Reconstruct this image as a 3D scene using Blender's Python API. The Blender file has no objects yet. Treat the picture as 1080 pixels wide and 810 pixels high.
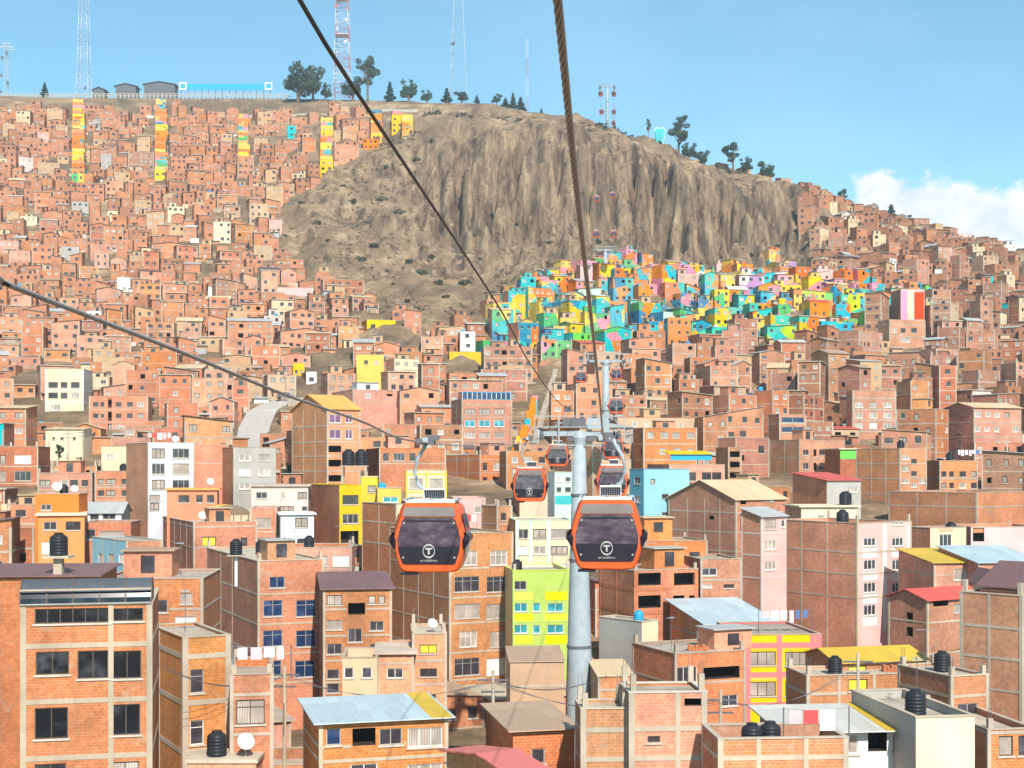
HAZE = 0.00026
import bpy, math, random
from mathutils import Vector, Matrix, noise
R_ = math.radians
rnd = random.Random(11)
sc = bpy.context.scene
COL = sc.collection
F, CX, HY = 1484.0, 540.0, 490.0          # focal length in photo pixels, principal column, eye level row

def P(px, py, D):
    return Vector(((px-CX)*D/F, D, (HY-py)*D/F))
def ss(a, b, x):
    t = max(0.0, min(1.0, (x-a)/(b-a))); return t*t*(3-2*t)
def lerp(a, b, t): return a+(b-a)*t

# ------------------------------------------------------------------ materials
class NT:
    def __init__(s, name):
        s.m = bpy.data.materials.new(name); s.m.use_nodes = True
        s.t = s.m.node_tree; s.n = s.t.nodes; s.l = s.t.links
        s.b = s.n['Principled BSDF']
    def node(s, typ, **kw):
        n = s.n.new(typ)
        for k, v in kw.items():
            if k in n.inputs: n.inputs[k].default_value = v
            else: setattr(n, k, v)
        return n
    def link(s, a, b): s.l.new(a, b)
def mathn(nt, op, a, b=None, clamp=False):
    n = nt.n.new('ShaderNodeMath'); n.operation = op; n.use_clamp = clamp
    for i, v in enumerate((a, b)):
        if v is None: continue
        if isinstance(v, (int, float)): n.inputs[i].default_value = v
        else: nt.l.new(v, n.inputs[i])
    return n.outputs[0]
def mixc(nt, fac, a, b, mode='MIX'):
    n = nt.n.new('ShaderNodeMix'); n.data_type = 'RGBA'; n.blend_type = mode
    for i, v in ((0, fac), (6, a), (7, b)):
        if isinstance(v, (int, float)): n.inputs[i].default_value = v
        elif isinstance(v, (tuple, list)): n.inputs[i].default_value = (*v[:3], 1)
        else: nt.l.new(v, n.inputs[i])
    return n.outputs[2]
def noisen(nt, vec, scale, detail=4, rough=.55):
    n = nt.n.new('ShaderNodeTexNoise'); n.inputs['Scale'].default_value = scale
    n.inputs['Detail'].default_value = detail; n.inputs['Roughness'].default_value = rough
    if vec is not None: nt.l.new(vec, n.inputs['Vector'])
    return n.outputs['Fac']
def rampn(nt, fac, stops, interp='LINEAR'):
    n = nt.n.new('ShaderNodeValToRGB'); n.color_ramp.interpolation = interp
    e = n.color_ramp.elements
    while len(e) < len(stops): e.new(.5)
    for k, (p, c) in enumerate(stops):
        e[k].position = p; e[k].color = (*c[:3], 1)
    nt.l.new(fac, n.inputs[0]); return n.outputs[0]
def objrand(nt):
    return nt.node('ShaderNodeObjectInfo').outputs['Random']
def worldpos(nt):
    return nt.node('ShaderNodeNewGeometry').outputs['Position']
def scalev(nt, vec, s):
    n = nt.n.new('ShaderNodeVectorMath'); n.operation = 'MULTIPLY'; nt.l.new(vec, n.inputs[0]); n.inputs[1].default_value = s
    return n.outputs[0]

def va_off(nt):
    return scalev(nt, worldpos(nt), (1, 1, 1.25))
def weather(nt, col, amount=.3, dirt=(.16,.12,.09), rand=.18):
    """patchy dirt, rain streaks and an overall tint that differs from house to house"""
    wp = worldpos(nt)
    n1 = noisen(nt, wp, .33, 5, .62)
    col = mixc(nt, 1, col, rampn(nt, n1, [(.28,(1-amount,)*3), (.62,(1.06,)*3)]), 'MULTIPLY')
    n2 = noisen(nt, scalev(nt, wp, (1.7,1.7,.12)), 1, 4, .6)
    f = mathn(nt, 'MULTIPLY', mathn(nt, 'SUBTRACT', n2, .53, True), 1.9*amount/.3, True)
    col = mixc(nt, f, col, dirt)
    if rand:
        hs = nt.node('ShaderNodeHueSaturation')
        r = objrand(nt)
        nt.l.new(mathn(nt, 'ADD', mathn(nt, 'MULTIPLY', r, rand*2), 1-rand), hs.inputs['Value'])
        r2 = mathn(nt, 'FRACT', mathn(nt, 'MULTIPLY', r, 17.3))
        nt.l.new(mathn(nt, 'ADD', mathn(nt, 'MULTIPLY', r2, .02), .49), hs.inputs['Hue'])
        r3 = mathn(nt, 'FRACT', mathn(nt, 'MULTIPLY', r, 37.7))
        nt.l.new(mathn(nt, 'ADD', mathn(nt, 'MULTIPLY', r3, .24), .88), hs.inputs['Saturation'])
        nt.l.new(col, hs.inputs['Color']); col = hs.outputs[0]
    return col

MATS = {}
BR = {'brick_o':((.60,.20,.076),(.66,.25,.106)), 'brick_p':((.59,.215,.118),(.65,.262,.15)), 'brick_d':((.49,.195,.098),(.54,.225,.118)),  # brick_d: darker party-wall brick, with left-face shade also put into its colour
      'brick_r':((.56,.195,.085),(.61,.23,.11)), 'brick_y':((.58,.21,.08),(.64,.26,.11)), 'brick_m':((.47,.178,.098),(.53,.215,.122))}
PAINT = {'p_white':(.66,.65,.62),'p_cream':(.66,.55,.36),'p_grey':(.40,.37,.33),'p_blue':(.08,.33,.45),'p_lblue':(.22,.47,.58),'p_skyw':(.56,.60,.65),
 'p_yellow':(.70,.44,.012),'p_orange':(.70,.175,.006),'p_mint':(.46,.66,.50),'p_green':(.16,.55,.08),'p_pink':(.74,.38,.33),'p_hotpink':(.78,.28,.45),
 'p_turq':(.02,.42,.43),'p_purple':(.34,.17,.48),'p_red':(.62,.07,.04),'p_limey':(.58,.62,.03),'p_ogreen':(.40,.50,.10),'p_redo':(.72,.15,.05),
 'p_mauve':(.56,.43,.44),'p_sand':(.60,.44,.28),'p_rose':(.60,.16,.17),'p_lpink':(.64,.48,.43),'p_adobe':(.50,.31,.18),'p_teal':(.02,.30,.40)}
MUR = {'mural_sunset':[(.70,.22,.30),(.72,.44,.02),(.72,.17,.015),(.66,.36,.30),(.60,.54,.48),(.72,.28,.10)],
 'mural_lagoon':[(.02,.42,.42),(.015,.22,.34),(.06,.46,.32),(.70,.18,.01),(.70,.44,.02),(.03,.36,.48)],
 'mural_meadow':[(.16,.46,.08),(.44,.52,.04),(.02,.42,.40),(.70,.42,.02),(.07,.46,.34),(.70,.18,.02)],
 'mural_candy':[(.68,.26,.36),(.44,.24,.44),(.60,.55,.50),(.03,.40,.46),(.72,.42,.02),(.66,.16,.12)],
 'mural_citrus':[(.72,.46,.015),(.72,.18,.008),(.02,.38,.42),(.68,.24,.30),(.72,.34,.05),(.72,.17,.01)],
 'mural_carnival':[(.72,.19,.01),(.02,.38,.38),(.72,.46,.02),(.03,.18,.34),(.08,.38,.12),(.66,.22,.28)]}
TIN = {'tin':(.42,.42,.40),'tin_red':(.58,.09,.06),'tin_mar':(.17,.09,.085),'tin_yel':(.58,.38,.03),'tin_blue':(.40,.49,.52),'tin_white':(.52,.50,.45),
 'tin_rust':(.40,.27,.18),'tin_tan':(.60,.44,.26),'tin_orange':(.80,.36,.08),'tin_dark':(.075,.085,.10),'tin_pink':(.58,.16,.14)}
def mat(k):
    if k in MATS: return MATS[k]
    nt = NT(k); b = nt.b; b.inputs['Roughness'].default_value = .9
    b.inputs['Specular IOR Level'].default_value = .15
    uv = nt.node('ShaderNodeUVMap').outputs[0]
    if k in BR:
        bt = nt.node('ShaderNodeTexBrick'); nt.l.new(uv, bt.inputs['Vector'])
        c1, c2 = BR[k]
        bt.inputs['Color1'].default_value = (*c1,1); bt.inputs['Color2'].default_value = (*c2,1)
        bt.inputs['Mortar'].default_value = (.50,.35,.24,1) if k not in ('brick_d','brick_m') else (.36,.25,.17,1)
        bt.inputs['Scale'].default_value = 1; bt.inputs['Brick Width'].default_value = .27; bt.inputs['Row Height'].default_value = .155
        bt.inputs['Mortar Size'].default_value = .012; bt.inputs['Mortar Smooth'].default_value = .2; bt.inputs['Bias'].default_value = -.1
        col = bt.outputs[0]
        nb = noisen(nt, uv, 3.1, 2)                                     # batches of differently fired bricks
        col = mixc(nt, 1, col, rampn(nt, nb, [(.3,(.80,.78,.76)), (.7,(1.12,1.1,1.08))]), 'MULTIPLY')
        pt = noisen(nt, va_off(nt), .55, 6, .7)                           # patches of smeared cement and render
        col = mixc(nt, mathn(nt,'MULTIPLY',mathn(nt,'MULTIPLY',mathn(nt,'SUBTRACT',pt,.60,True),14,True),.62), col, (.45,.35,.26))
        col = weather(nt, col, .32, (.25,.165,.105), .21)
        nt.l.new(col, b.inputs['Base Color'])
    elif k in PAINT:
        nt.l.new(weather(nt, mixc(nt, 0, PAINT[k], PAINT[k]), .14, tuple(c*.55+.05 for c in PAINT[k]), .05), b.inputs['Base Color'])
        b.inputs['Roughness'].default_value = .8
    elif k in MUR:
        r = objrand(nt)
        cb = nt.node('ShaderNodeCombineXYZ'); nt.l.new(mathn(nt,'MULTIPLY',r,61.0), cb.inputs[0]); nt.l.new(mathn(nt,'MULTIPLY',r,37.0), cb.inputs[1])
        va = nt.n.new('ShaderNodeVectorMath'); va.operation = 'ADD'; nt.l.new(uv, va.inputs[0]); nt.l.new(cb.outputs[0], va.inputs[1])
        vo = nt.node('ShaderNodeTexVoronoi', voronoi_dimensions='2D'); vo.inputs['Scale'].default_value = .23; vo.inputs['Randomness'].default_value = 1
        wp_ = nt.node('ShaderNodeSeparateXYZ'); nt.l.new(worldpos(nt), wp_.inputs[0])
        cx_ = nt.node('ShaderNodeCombineXYZ'); nt.l.new(mathn(nt,'ADD',wp_.outputs[0],mathn(nt,'MULTIPLY',wp_.outputs[1],.45)), cx_.inputs[0]); nt.l.new(mathn(nt,'MULTIPLY',wp_.outputs[2],1.15), cx_.inputs[1])
        nt.l.new(cx_.outputs[0], vo.inputs['Vector'])
        sep = nt.node('ShaderNodeSeparateColor'); nt.l.new(vo.outputs['Color'], sep.inputs[0])
        cs = MUR[k]
        col = rampn(nt, sep.outputs[0], [(i/len(cs), c) for i, c in enumerate(cs)], 'CONSTANT')
        nt.l.new(weather(nt, col, .26, (.32,.25,.19), .07), b.inputs['Base Color']); b.inputs['Roughness'].default_value = .75
    elif k in TIN:
        wv = nt.node('ShaderNodeTexWave', wave_type='BANDS', bands_direction='X'); wv.inputs['Scale'].default_value = 1.6
        nt.l.new(uv, wv.inputs['Vector'])
        c = TIN[k]
        col = mixc(nt, 0, c, c)
        n1 = noisen(nt, uv, .7, 5, .65)
        col = mixc(nt, mathn(nt,'MULTIPLY',mathn(nt,'SUBTRACT',n1,.5,True),1.6,True), col, (c[0]*.6+.08,c[1]*.55+.05,c[2]*.5+.03))
        sh = nt.node('ShaderNodeTexBrick'); nt.l.new(uv, sh.inputs['Vector']); sh.inputs['Scale'].default_value = 1
        sh.inputs['Brick Width'].default_value = .9; sh.inputs['Row Height'].default_value = 2.4; sh.inputs['Mortar Size'].default_value = .015
        sh.inputs['Color1'].default_value = (.88,.88,.88,1); sh.inputs['Color2'].default_value = (1.08,1.08,1.08,1); sh.inputs['Mortar'].default_value = (.7,.7,.7,1)
        col = mixc(nt, 1, col, sh.outputs[0], 'MULTIPLY')
        nt.l.new(col, b.inputs['Base Color']); b.inputs['Roughness'].default_value = .5; b.inputs['Metallic'].default_value = 0
        b.inputs['Specular IOR Level'].default_value = .35
        bp = nt.node('ShaderNodeBump'); bp.inputs['Strength'].default_value = .5; bp.inputs['Distance'].default_value = .04
        nt.l.new(wv.outputs['Fac'], bp.inputs['Height']); nt.l.new(bp.outputs[0], b.inputs['Normal'])
    elif k == 'conc':
        nt.l.new(weather(nt, mixc(nt,0,(.47,.38,.29),(.47,.38,.29)), .3, (.22,.18,.14), .12), b.inputs['Base Color'])
    elif k == 'roofslab':
        nt.l.new(weather(nt, mixc(nt,0,(.42,.35,.28),(.42,.35,.28)), .4, (.2,.15,.1), .2), b.inputs['Base Color'])
    elif k in ('glass_dark','glass_blue','glass_teal','glass_cur','glass_purple','glass_white','glass_black'):
        c = {'glass_dark':(.040,.036,.042),'glass_blue':(.012,.03,.085),'glass_teal':(.03,.22,.25),'glass_cur':(.30,.25,.21),'glass_purple':(.17,.07,.14),'glass_white':(.62,.60,.55),'glass_black':(.008,.009,.012)}[k]
        cur = nt.node('ShaderNodeTexWave', wave_type='BANDS', bands_direction='X'); cur.inputs['Scale'].default_value = 2.4; cur.inputs['Distortion'].default_value = 1.2
        wp = worldpos(nt); nt.l.new(wp, cur.inputs['Vector'])
        n1 = noisen(nt, wp, .55, 2)
        d = tuple(min(1, x*2.4+.05) for x in c)
        fac = cur.outputs['Fac'] if k in ('glass_cur','glass_white','glass_purple') else rampn(nt, noisen(nt, wp, 1.3, 3), [(.4,(0,0,0)),(.65,(1,1,1))])
        col = mixc(nt, mathn(nt,'MULTIPLY',fac,mathn(nt,'MULTIPLY',mathn(nt,'SUBTRACT',n1,.42,True),3,True)), c, d)
        nt.l.new(col, b.inputs['Base Color']); b.inputs['Roughness'].default_value = .12; b.inputs['Specular IOR Level'].default_value = .5
    else:
        tab = {'frame_w':((.68,.66,.62),.6),'frame_d':((.10,.075,.06),.5),'frame_m':((.36,.33,.30),.45),'hollow':((.045,.033,.027),1),'sill':((.5,.44,.37),.9),  # hollow: near-black that paints in the shade of an unlit interior
         'tankblack':((.022,.023,.028),.4),'tankblue':((.03,.30,.50),.4),'tankstripe':((.05,.38,.55),.5),'steel':((.32,.36,.38),.45),'steel_w':((.30,.31,.31),.5),
         'steel_d':((.12,.12,.13),.5),'rope_wire':((.30,.27,.27),.38),'rope_core':((.035,.025,.025),.8),'rope':((.15,.12,.115),.45),'rope_far':((.05,.048,.05),.5),'cab_orange':((.74,.085,.012),.28),'cab_dark':((.022,.018,.026),.25),
         'cab_glass':((.075,.058,.08),.07),'cab_white':((.74,.73,.71),.4),'cab_roofglass':((.20,.17,.165),.15),'panel':((.03,.035,.06),.2),'emblem':((.38,.37,.36),.5),
         'bark':((.16,.11,.075),1),'leaf_d':((.028,.055,.034),.7),'leaf_m':((.045,.082,.045),.7),'leaf_l':((.085,.12,.06),.7),
         'pine_d':((.018,.05,.045),.7),'pine_m':((.026,.07,.055),.7),'bush_d':((.07,.068,.05),.9),'bush_m':((.11,.10,.06),.9),'bush_g':((.06,.09,.035),.9),
         'paint_blue':((.03,.34,.62),.6),'paint_white':((.82,.82,.80),.6),'towred':((.50,.20,.20),.6),'towwhite':((.62,.62,.64),.6),'towgrey':((.40,.46,.52),.6),  # mast reds, whites and greys are paled, distance haze painted into them
         'carpaint':((.12,.13,.15),.25),'carpaint_w':((.7,.7,.68),.3),'carpaint_r':((.45,.05,.04),.3),'tyre':((.03,.03,.03),.9),'cloth_w':((.7,.7,.7),.9),'cloth_b':((.10,.16,.34),.9),'cloth_r':((.5,.08,.08),.9),
         'dish':((.68,.67,.64),.5),'stone_w':((.40,.36,.29),.9),'door':((.18,.07,.05),.6),'road':((.42,.38,.34),.95),'yglass':((.70,.55,.05),.25),'rustwall':((.22,.16,.11),.9)}
        c, r = tab[k]
        col = mixc(nt, 0, c, c)
        n1 = noisen(nt, worldpos(nt), .9 if k[:4] in ('leaf','bush','pine') else 1.7, 3)
        lo, hi = (.6,1.5) if k[:4] in ('leaf','bush','pine') else (.88,1.1)
        col = mixc(nt, 1, col, rampn(nt, n1, [(.3,(lo,)*3),(.7,(hi,)*3)]), 'MULTIPLY')
        if k == 'cab_glass':
            ng = noisen(nt, scalev(nt, worldpos(nt), (2.2, 1, 4.5)), 1, 4, .6)
            col = rampn(nt, ng, [(.34,(.035,.026,.04)),(.52,(.07,.052,.072)),(.70,(.135,.105,.125))])  # streaky blotches paint reflections and a dim interior into the glass colour
        nt.l.new(col, b.inputs['Base Color']); b.inputs['Roughness'].default_value = r
        if k == 'rope':
            wv = nt.node('ShaderNodeTexWave', wave_type='BANDS', bands_direction='DIAGONAL'); wv.inputs['Scale'].default_value = 1.0
            nt.l.new(uv, wv.inputs['Vector'])
            nt.l.new(rampn(nt, wv.outputs['Fac'], [(.25,(.05,.03,.035)),(.7,(.42,.33,.31))]), b.inputs['Base Color'])
            bp = nt.node('ShaderNodeBump'); bp.inputs['Distance'].default_value = .008; nt.l.new(wv.outputs['Fac'], bp.inputs['Height']); nt.l.new(bp.outputs[0], b.inputs['Normal'])
        if k in ('cab_orange','cab_glass','carpaint','carpaint_w','carpaint_r'): b.inputs['Specular IOR Level'].default_value = .5
    MATS[k] = nt.m
    return nt.m

# ------------------------------------------------------------------ mesh builder
class MB:
    def __init__(s): s.v = []; s.f = []; s.m = []; s.uv = []
    def face(s, pts, m, uv=None):
        i = len(s.v); s.v.extend(pts); n = len(pts)
        s.f.append(tuple(range(i, i+n))); s.m.append(m)
        if uv is None:
            p0 = Vector(pts[0]); e = (Vector(pts[1])-p0)
            e = e.normalized() if e.length > 1e-9 else Vector((1,0,0))
            nn = e.cross(Vector(pts[2])-p0); g = nn.cross(e)
            g = g.normalized() if g.length > 1e-9 else Vector((0,0,1))
            uv = [((Vector(p)-p0).dot(e), (Vector(p)-p0).dot(g)) for p in pts]
        s.uv.extend(uv)
    def box(s, x0, x1, y0, y1, z0, z1, m, skip=''):
        p = [(x0,y0,z0),(x1,y0,z0),(x1,y1,z0),(x0,y1,z0),(x0,y0,z1),(x1,y0,z1),(x1,y1,z1),(x0,y1,z1)]
        for key, q in (('f',(0,1,5,4)),('r',(1,2,6,5)),('k',(2,3,7,6)),('l',(3,0,4,7)),('t',(4,5,6,7)),('b',(3,2,1,0))):
            if key not in skip: s.face([p[i] for i in q], m)
    def tube(s, pts, r, m, n=8, caps=True, uvlen=None):
        pts = [Vector(p) for p in pts]; rings = []; L = 0
        rr = r if isinstance(r, (list, tuple)) else [r]*len(pts)
        base = len(s.v)
        for i, p in enumerate(pts):
            t = (pts[min(i+1, len(pts)-1)]-pts[max(i-1, 0)]).normalized()
            a = t.cross(Vector((0,0,1)));
            if a.length < .05: a = t.cross(Vector((0,1,0)))
            a.normalize(); b = t.cross(a)
            if i: L += (p-pts[i-1]).length
            rings.append(L)
            for k in range(n):
                w = 2*math.pi*k/n
                s.v.append(tuple(p+(a*math.cos(w)+b*math.sin(w))*rr[i]))
        for i in range(len(pts)-1):
            for k in range(n):
                k2 = (k+1) % n
                s.f.append((base+i*n+k, base+(i+1)*n+k, base+(i+1)*n+k2, base+i*n+k2)); s.m.append(m)
                sc_ = uvlen or 1
                s.uv.extend([(k/n*sc_, rings[i]*sc_), (k/n*sc_, rings[i+1]*sc_), ((k+1)/n*sc_, rings[i+1]*sc_), ((k+1)/n*sc_, rings[i]*sc_)])
        if caps:
            for i, rev in ((0, 0), (len(pts)-1, 1)):
                ix = [base+i*n+k for k in range(n)]
                if rev: ix.reverse()
                s.f.append(tuple(ix)); s.m.append(m); s.uv.extend([(0,0)]*n)
    def lathe(s, prof, m, n=16, c=(0,0,0)):
        base = len(s.v)
        for r, z in prof:
            for k in range(n):
                w = 2*math.pi*k/n; s.v.append((c[0]+r*math.cos(w), c[1]+r*math.sin(w), c[2]+z))
        for i in range(len(prof)-1):
            for k in range(n):
                k2 = (k+1) % n
                s.f.append((base+i*n+k, base+i*n+k2, base+(i+1)*n+k2, base+(i+1)*n+k)); s.m.append(m); s.uv.extend([(k/n,i),(k/n+1/n,i),(k/n+1/n,i+1),(k/n,i+1)])
        for i, rev in ((0, 1), (len(prof)-1, 0)):
            if prof[i][0] > 1e-4:
                ix = [base+i*n+k for k in range(n)]
                if rev: ix.reverse()
                s.f.append(tuple(ix)); s.m.append(m); s.uv.extend([(0,0)]*n)
    def add(s, o, M=None):
        i = len(s.v)
        if M is None: s.v.extend(o.v)
        else: s.v.extend([tuple(M @ Vector(p)) for p in o.v])
        s.f.extend([tuple(i+k for k in f) for f in o.f]); s.m.extend(o.m); s.uv.extend(o.uv)
    def mesh(s, name, smooth=False):
        me = bpy.data.meshes.new(name)
        me.from_pydata(s.v, [], s.f)
        keys = list(dict.fromkeys(s.m)); ix = {k: i for i, k in enumerate(keys)}
        for k in keys: me.materials.append(mat(k))
        me.polygons.foreach_set('material_index', [ix[k] for k in s.m])
        uvl = me.uv_layers.new(name='UVMap')
        uvl.data.foreach_set('uv', [c for p in s.uv for c in p])
        if smooth: me.polygons.foreach_set('use_smooth', [True]*len(s.f))
        me.update(); return me
    def build(s, name, parent=None, smooth=False):
        return link(name, s.mesh(name, smooth), parent)
def link(name, data, parent=None):
    o = bpy.data.objects.new(name, data); COL.objects.link(o)
    if parent is not None: o.parent = parent
    return o
def tag(o, label=None, cat=None, group=None, kind=None):
    if label: o['label'] = label
    if cat: o['category'] = cat
    if group: o['group'] = group
    if kind: o['kind'] = kind
    return o
def empty(name, loc, rz=0):
    o = bpy.data.objects.new(name, None); COL.objects.link(o); o.location = loc; o.rotation_euler = (0,0,rz); o.empty_display_size = .5
    return o
KIDS = {}
def copy_tree(o, parent=None):
    c = o.copy(); COL.objects.link(c)
    if parent is not None: c.parent = parent
    for ch in KIDS_OF(o): copy_tree(ch, c)
    return c
def KIDS_OF(o):
    if o.name not in KIDS: KIDS[o.name] = [x for x in o.children]
    return KIDS[o.name]

# ------------------------------------------------------------------ terrain
def yz(D, y): return (D, (HY-y)*D/F)
BASE = [(-600,-24),(143,-24),(165,-18.5),(180,-14),(200,-9),(215,-5),(250,-1),(285,4),(320,12)]
TAIL = {0:[(380,377),(480,312),(610,200),(735,104),(748,101)],
 250:[(380,380),(480,306),(600,200),(725,123),(738,118),(752,103)],
 330:[(380,380),(450,330),(560,235),(640,165),(700,128),(722,122),(738,108),(752,104)],
 430:[(380,384),(450,330),(520,285),(590,215),(640,150),(662,131),(712,125),(735,109),(760,106)],
 520:[(380,384),(440,338),(500,302),(530,285),(562,250),(578,165),(600,136),(690,127),(715,112),(740,109)],
 600:[(380,385),(470,312),(520,287),(555,262),(572,240),(590,160),(612,135),(680,129),(700,126),(720,124)],
 680:[(380,385),(470,308),(530,290),(550,272),(574,245),(590,175),(610,158),(640,152),(660,150)],
 760:[(380,385),(470,310),(530,297),(555,280),(576,258),(594,195),(612,180),(640,175),(655,174)],
 840:[(380,385),(470,314),(540,295),(580,240),(610,205),(635,196)],
 900:[(380,385),(470,318),(540,280),(600,232),(635,219)],
 980:[(380,385),(470,322),(560,278),(620,249),(645,245)],
 1080:[(380,385),(470,328),(560,295),(620,274),(650,271)]}
COLS = []
for k in sorted(TAIL):
    pts = list(BASE)+[yz(*p) for p in TAIL[k]]
    pts += [(1000, pts[-1][1]+1), (9000, pts[-1][1]+1)]
    COLS.append((k, pts))
def prof(pts, D):
    for i in range(len(pts)-1):
        if D <= pts[i+1][0]:
            a, b = pts[i], pts[i+1]
            return a[1]+(b[1]-a[1])*max(0, (D-a[0]))/(b[0]-a[0])
    return pts[-1][1]
def colmix(px, D):
    if px <= COLS[0][0]: return prof(COLS[0][1], D)
    for i in range(len(COLS)-1):
        if px <= COLS[i+1][0]:
            t = (px-COLS[i][0])/(COLS[i+1][0]-COLS[i][0])
            return lerp(prof(COLS[i][1], D), prof(COLS[i+1][1], D), t)
    return prof(COLS[-1][1], D)
def ridged(x, y, z=0):
    return 1-abs(noise.noise((x, y, z)))*2
CREV = [(446,1.4,8),(462,1.0,6),(484,1.9,15),(497,1.3,9),(522,1.2,7),(546,1.5,9),(566,1.1,7),(589,1.7,10),(622,1.3,8),(648,1.5,9),(668,1.1,7),(690,1.6,11),(704,1.9,15),(718,1.7,14),(735,1.3,10),(757,1.8,13),(770,1.2,9),(792,1.5,9),(815,1.3,8)]
def ground(X, D, fine=True):
    px = CX+F*X/max(D, 60)
    De = D
    cl = ss(395, 470, px)*(1-ss(850, 905, px))*ss(500, 540, D)*(1-ss(600, 650, D))
    if cl > .01:
        wx = X+noise.noise((X*.02, D*.03, 6.6))*9
        wx = X+noise.noise((X*.03, D*.03, 6.6))*15+noise.noise((X*.11, D*.08, 2.6))*2.5
        g = ridged(wx*.043, D*.004, 3.3)*.55+ridged(wx*.019, D*.002, 8.1)*.85+ridged(wx*.11, D*.02, 1.7)*.36*(.4+abs(noise.noise((X*.02,D*.02,7.7)))*2)+noise.fractal((X*.09, D*.07, 4.4), .8, 2.1, 4)*.38+noise.fractal((X*.13, D*.28, 5.7), .8, 2.2, 3)*.20
        nt_ = 0.0
        for pxc, wd, dp in CREV:
            dx = X-(pxc-CX)/F*D+noise.noise((D*.09, pxc, 1.1))*2.2
            if abs(dx) < wd*3: nt_ += math.exp(-(dx/wd)**2)*dp*max(.1, .75+noise.noise((D*.07, pxc*.37, 3.1))*1.1)
        De = D-cl*((g-.65)*19+nt_*ss(540, 562, D))
    z = colmix(px, De)
    if fine:
        hl = ss(300, 420, D)*(1-ss(700, 730, D))
        sl = ss(270, 330, px)*(1-ss(860, 920, px))
        if hl > 0:
            z += hl*(noise.fractal((X*.02, D*.02, 0), 1, 2, 4)*1.6 + sl*noise.fractal((X*.07, D*.05, 5), .8, 2.1, 4)*3.6)
            z += sl*hl*(ridged(X*.045+D*.012, D*.013, 2.2)-.5)*4.4
    return z
def pgon(px, py, poly):
    ins = False; n = len(poly)
    for i in range(n):
        x1, y1 = poly[i]; x2, y2 = poly[(i+1) % n]
        if (y1 > py) != (y2 > py) and px < (x2-x1)*(py-y1)/(y2-y1)+x1: ins = not ins
    return ins
BARE = [(298,215),(352,192),(374,168),(402,153),(444,134),(446,118),(640,132),(700,152),(760,178),(800,192),(832,206),(862,245),(878,292),(800,296),(740,290),(640,284),(605,290),(545,308),(515,345),(450,342),(400,332),(335,300),(290,268)]
PAINTED = [(508,372),(512,352),(545,312),(600,286),(650,284),(700,294),(780,294),(880,298),(995,318),(992,340),(925,352),(880,364),(800,372),(735,364),(690,376),(640,388),(510,388)]

def build_ground():
    nu, rows = 640, []
    d = -600
    while d < 9000:
        rows.append(d)
        if d < 130: d += 40 if d < 60 else 12
        elif d < 330: d += 4
        elif d < 490: d += 3
        elif d < 540: d += 1.25
        elif d < 612: d += .55
        elif d < 680: d += 1.25
        elif d < 780: d += 3
        elif d < 1200: d += 60
        else: d += 1500
    rows.append(9000)
    v, f = [], []
    for D in rows:
        for i in range(nu+1):
            t = i/nu*2-1
            u = .40*t+.55*t**5*abs(t)
            X = u*(abs(D)+110)*1.0
            v.append((X, D, ground(X, D)))
    for j in range(len(rows)-1):
        for i in range(nu):
            a = j*(nu+1)+i; f.append((a, a+1, a+nu+2, a+nu+1))
    me = bpy.data.meshes.new('hillside_ground'); me.from_pydata(v, [], f)
    me.polygons.foreach_set('use_smooth', [True]*len(f))
    nt = NT('hill_earth'); b = nt.b; b.inputs['Roughness'].default_value = 1; b.inputs['Specular IOR Level'].default_value = .05
    wp = worldpos(nt)
    n0 = noisen(nt, wp, .018, 6, .6); n1 = noisen(nt, wp, .09, 6, .65); n2 = noisen(nt, scalev(nt, wp, (.26,.05,.045)), 1, 7, .72); n3 = noisen(nt, wp, .5, 4, .7)
    nrm = nt.node('ShaderNodeNewGeometry').outputs['Normal']
    sx = nt.node('ShaderNodeSeparateXYZ'); nt.l.new(nrm, sx.inputs[0])
    steep = mathn(nt, 'MULTIPLY', mathn(nt, 'SUBTRACT', .84, sx.outputs[2], True), 5, True)
    soil = rampn(nt, n1, [(.34,(.11,.075,.047)),(.44,(.21,.142,.086)),(.54,(.31,.21,.126)),(.66,(.44,.32,.20))])
    scrub = rampn(nt, n3, [(.35,(.050,.041,.029)),(.65,(.19,.14,.085))])
    sf = mathn(nt, 'MULTIPLY', mathn(nt, 'SUBTRACT', mathn(nt,'ADD',mathn(nt,'MULTIPLY',n0,.65),mathn(nt,'MULTIPLY',n3,.5)), .525, True), 7, True)
    c1 = mixc(nt, mathn(nt,'MULTIPLY',sf,.85), soil, scrub)
    rock = rampn(nt, n2, [(.36,(.066,.045,.030)),(.45,(.15,.103,.066)),(.55,(.255,.177,.11)),(.67,(.385,.275,.172))])
    n4 = noisen(nt, scalev(nt, wp, (.085,.01,.012)), 1, 5, .62)
    rock = mixc(nt, mathn(nt,'MULTIPLY',mathn(nt,'SUBTRACT',n4,.52,True),5,True), rock, (.085,.065,.048))  # tall dark streaks paint crevice shade into the rock colour
    rock = mixc(nt, 1, rock, rampn(nt, n3, [(.3,(.78,.78,.78)),(.7,(1.1,1.1,1.1))]), 'MULTIPLY')
    c2 = mixc(nt, steep, c1, rock)
    nt.l.new(c2, b.inputs['Base Color'])
    bp = nt.node('ShaderNodeBump'); bp.inputs['Strength'].default_value = .9; bp.inputs['Distance'].default_value = 2.0
    nt.l.new(mathn(nt,'ADD',mathn(nt,'MULTIPLY',n2,.7),mathn(nt,'MULTIPLY',n3,.35)), bp.inputs['Height']); nt.l.new(bp.outputs[0], b.inputs['Normal'])
    me.materials.append(nt.m)
    o = link('hillside_ground', me); tag(o, kind='structure'); return o

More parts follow.
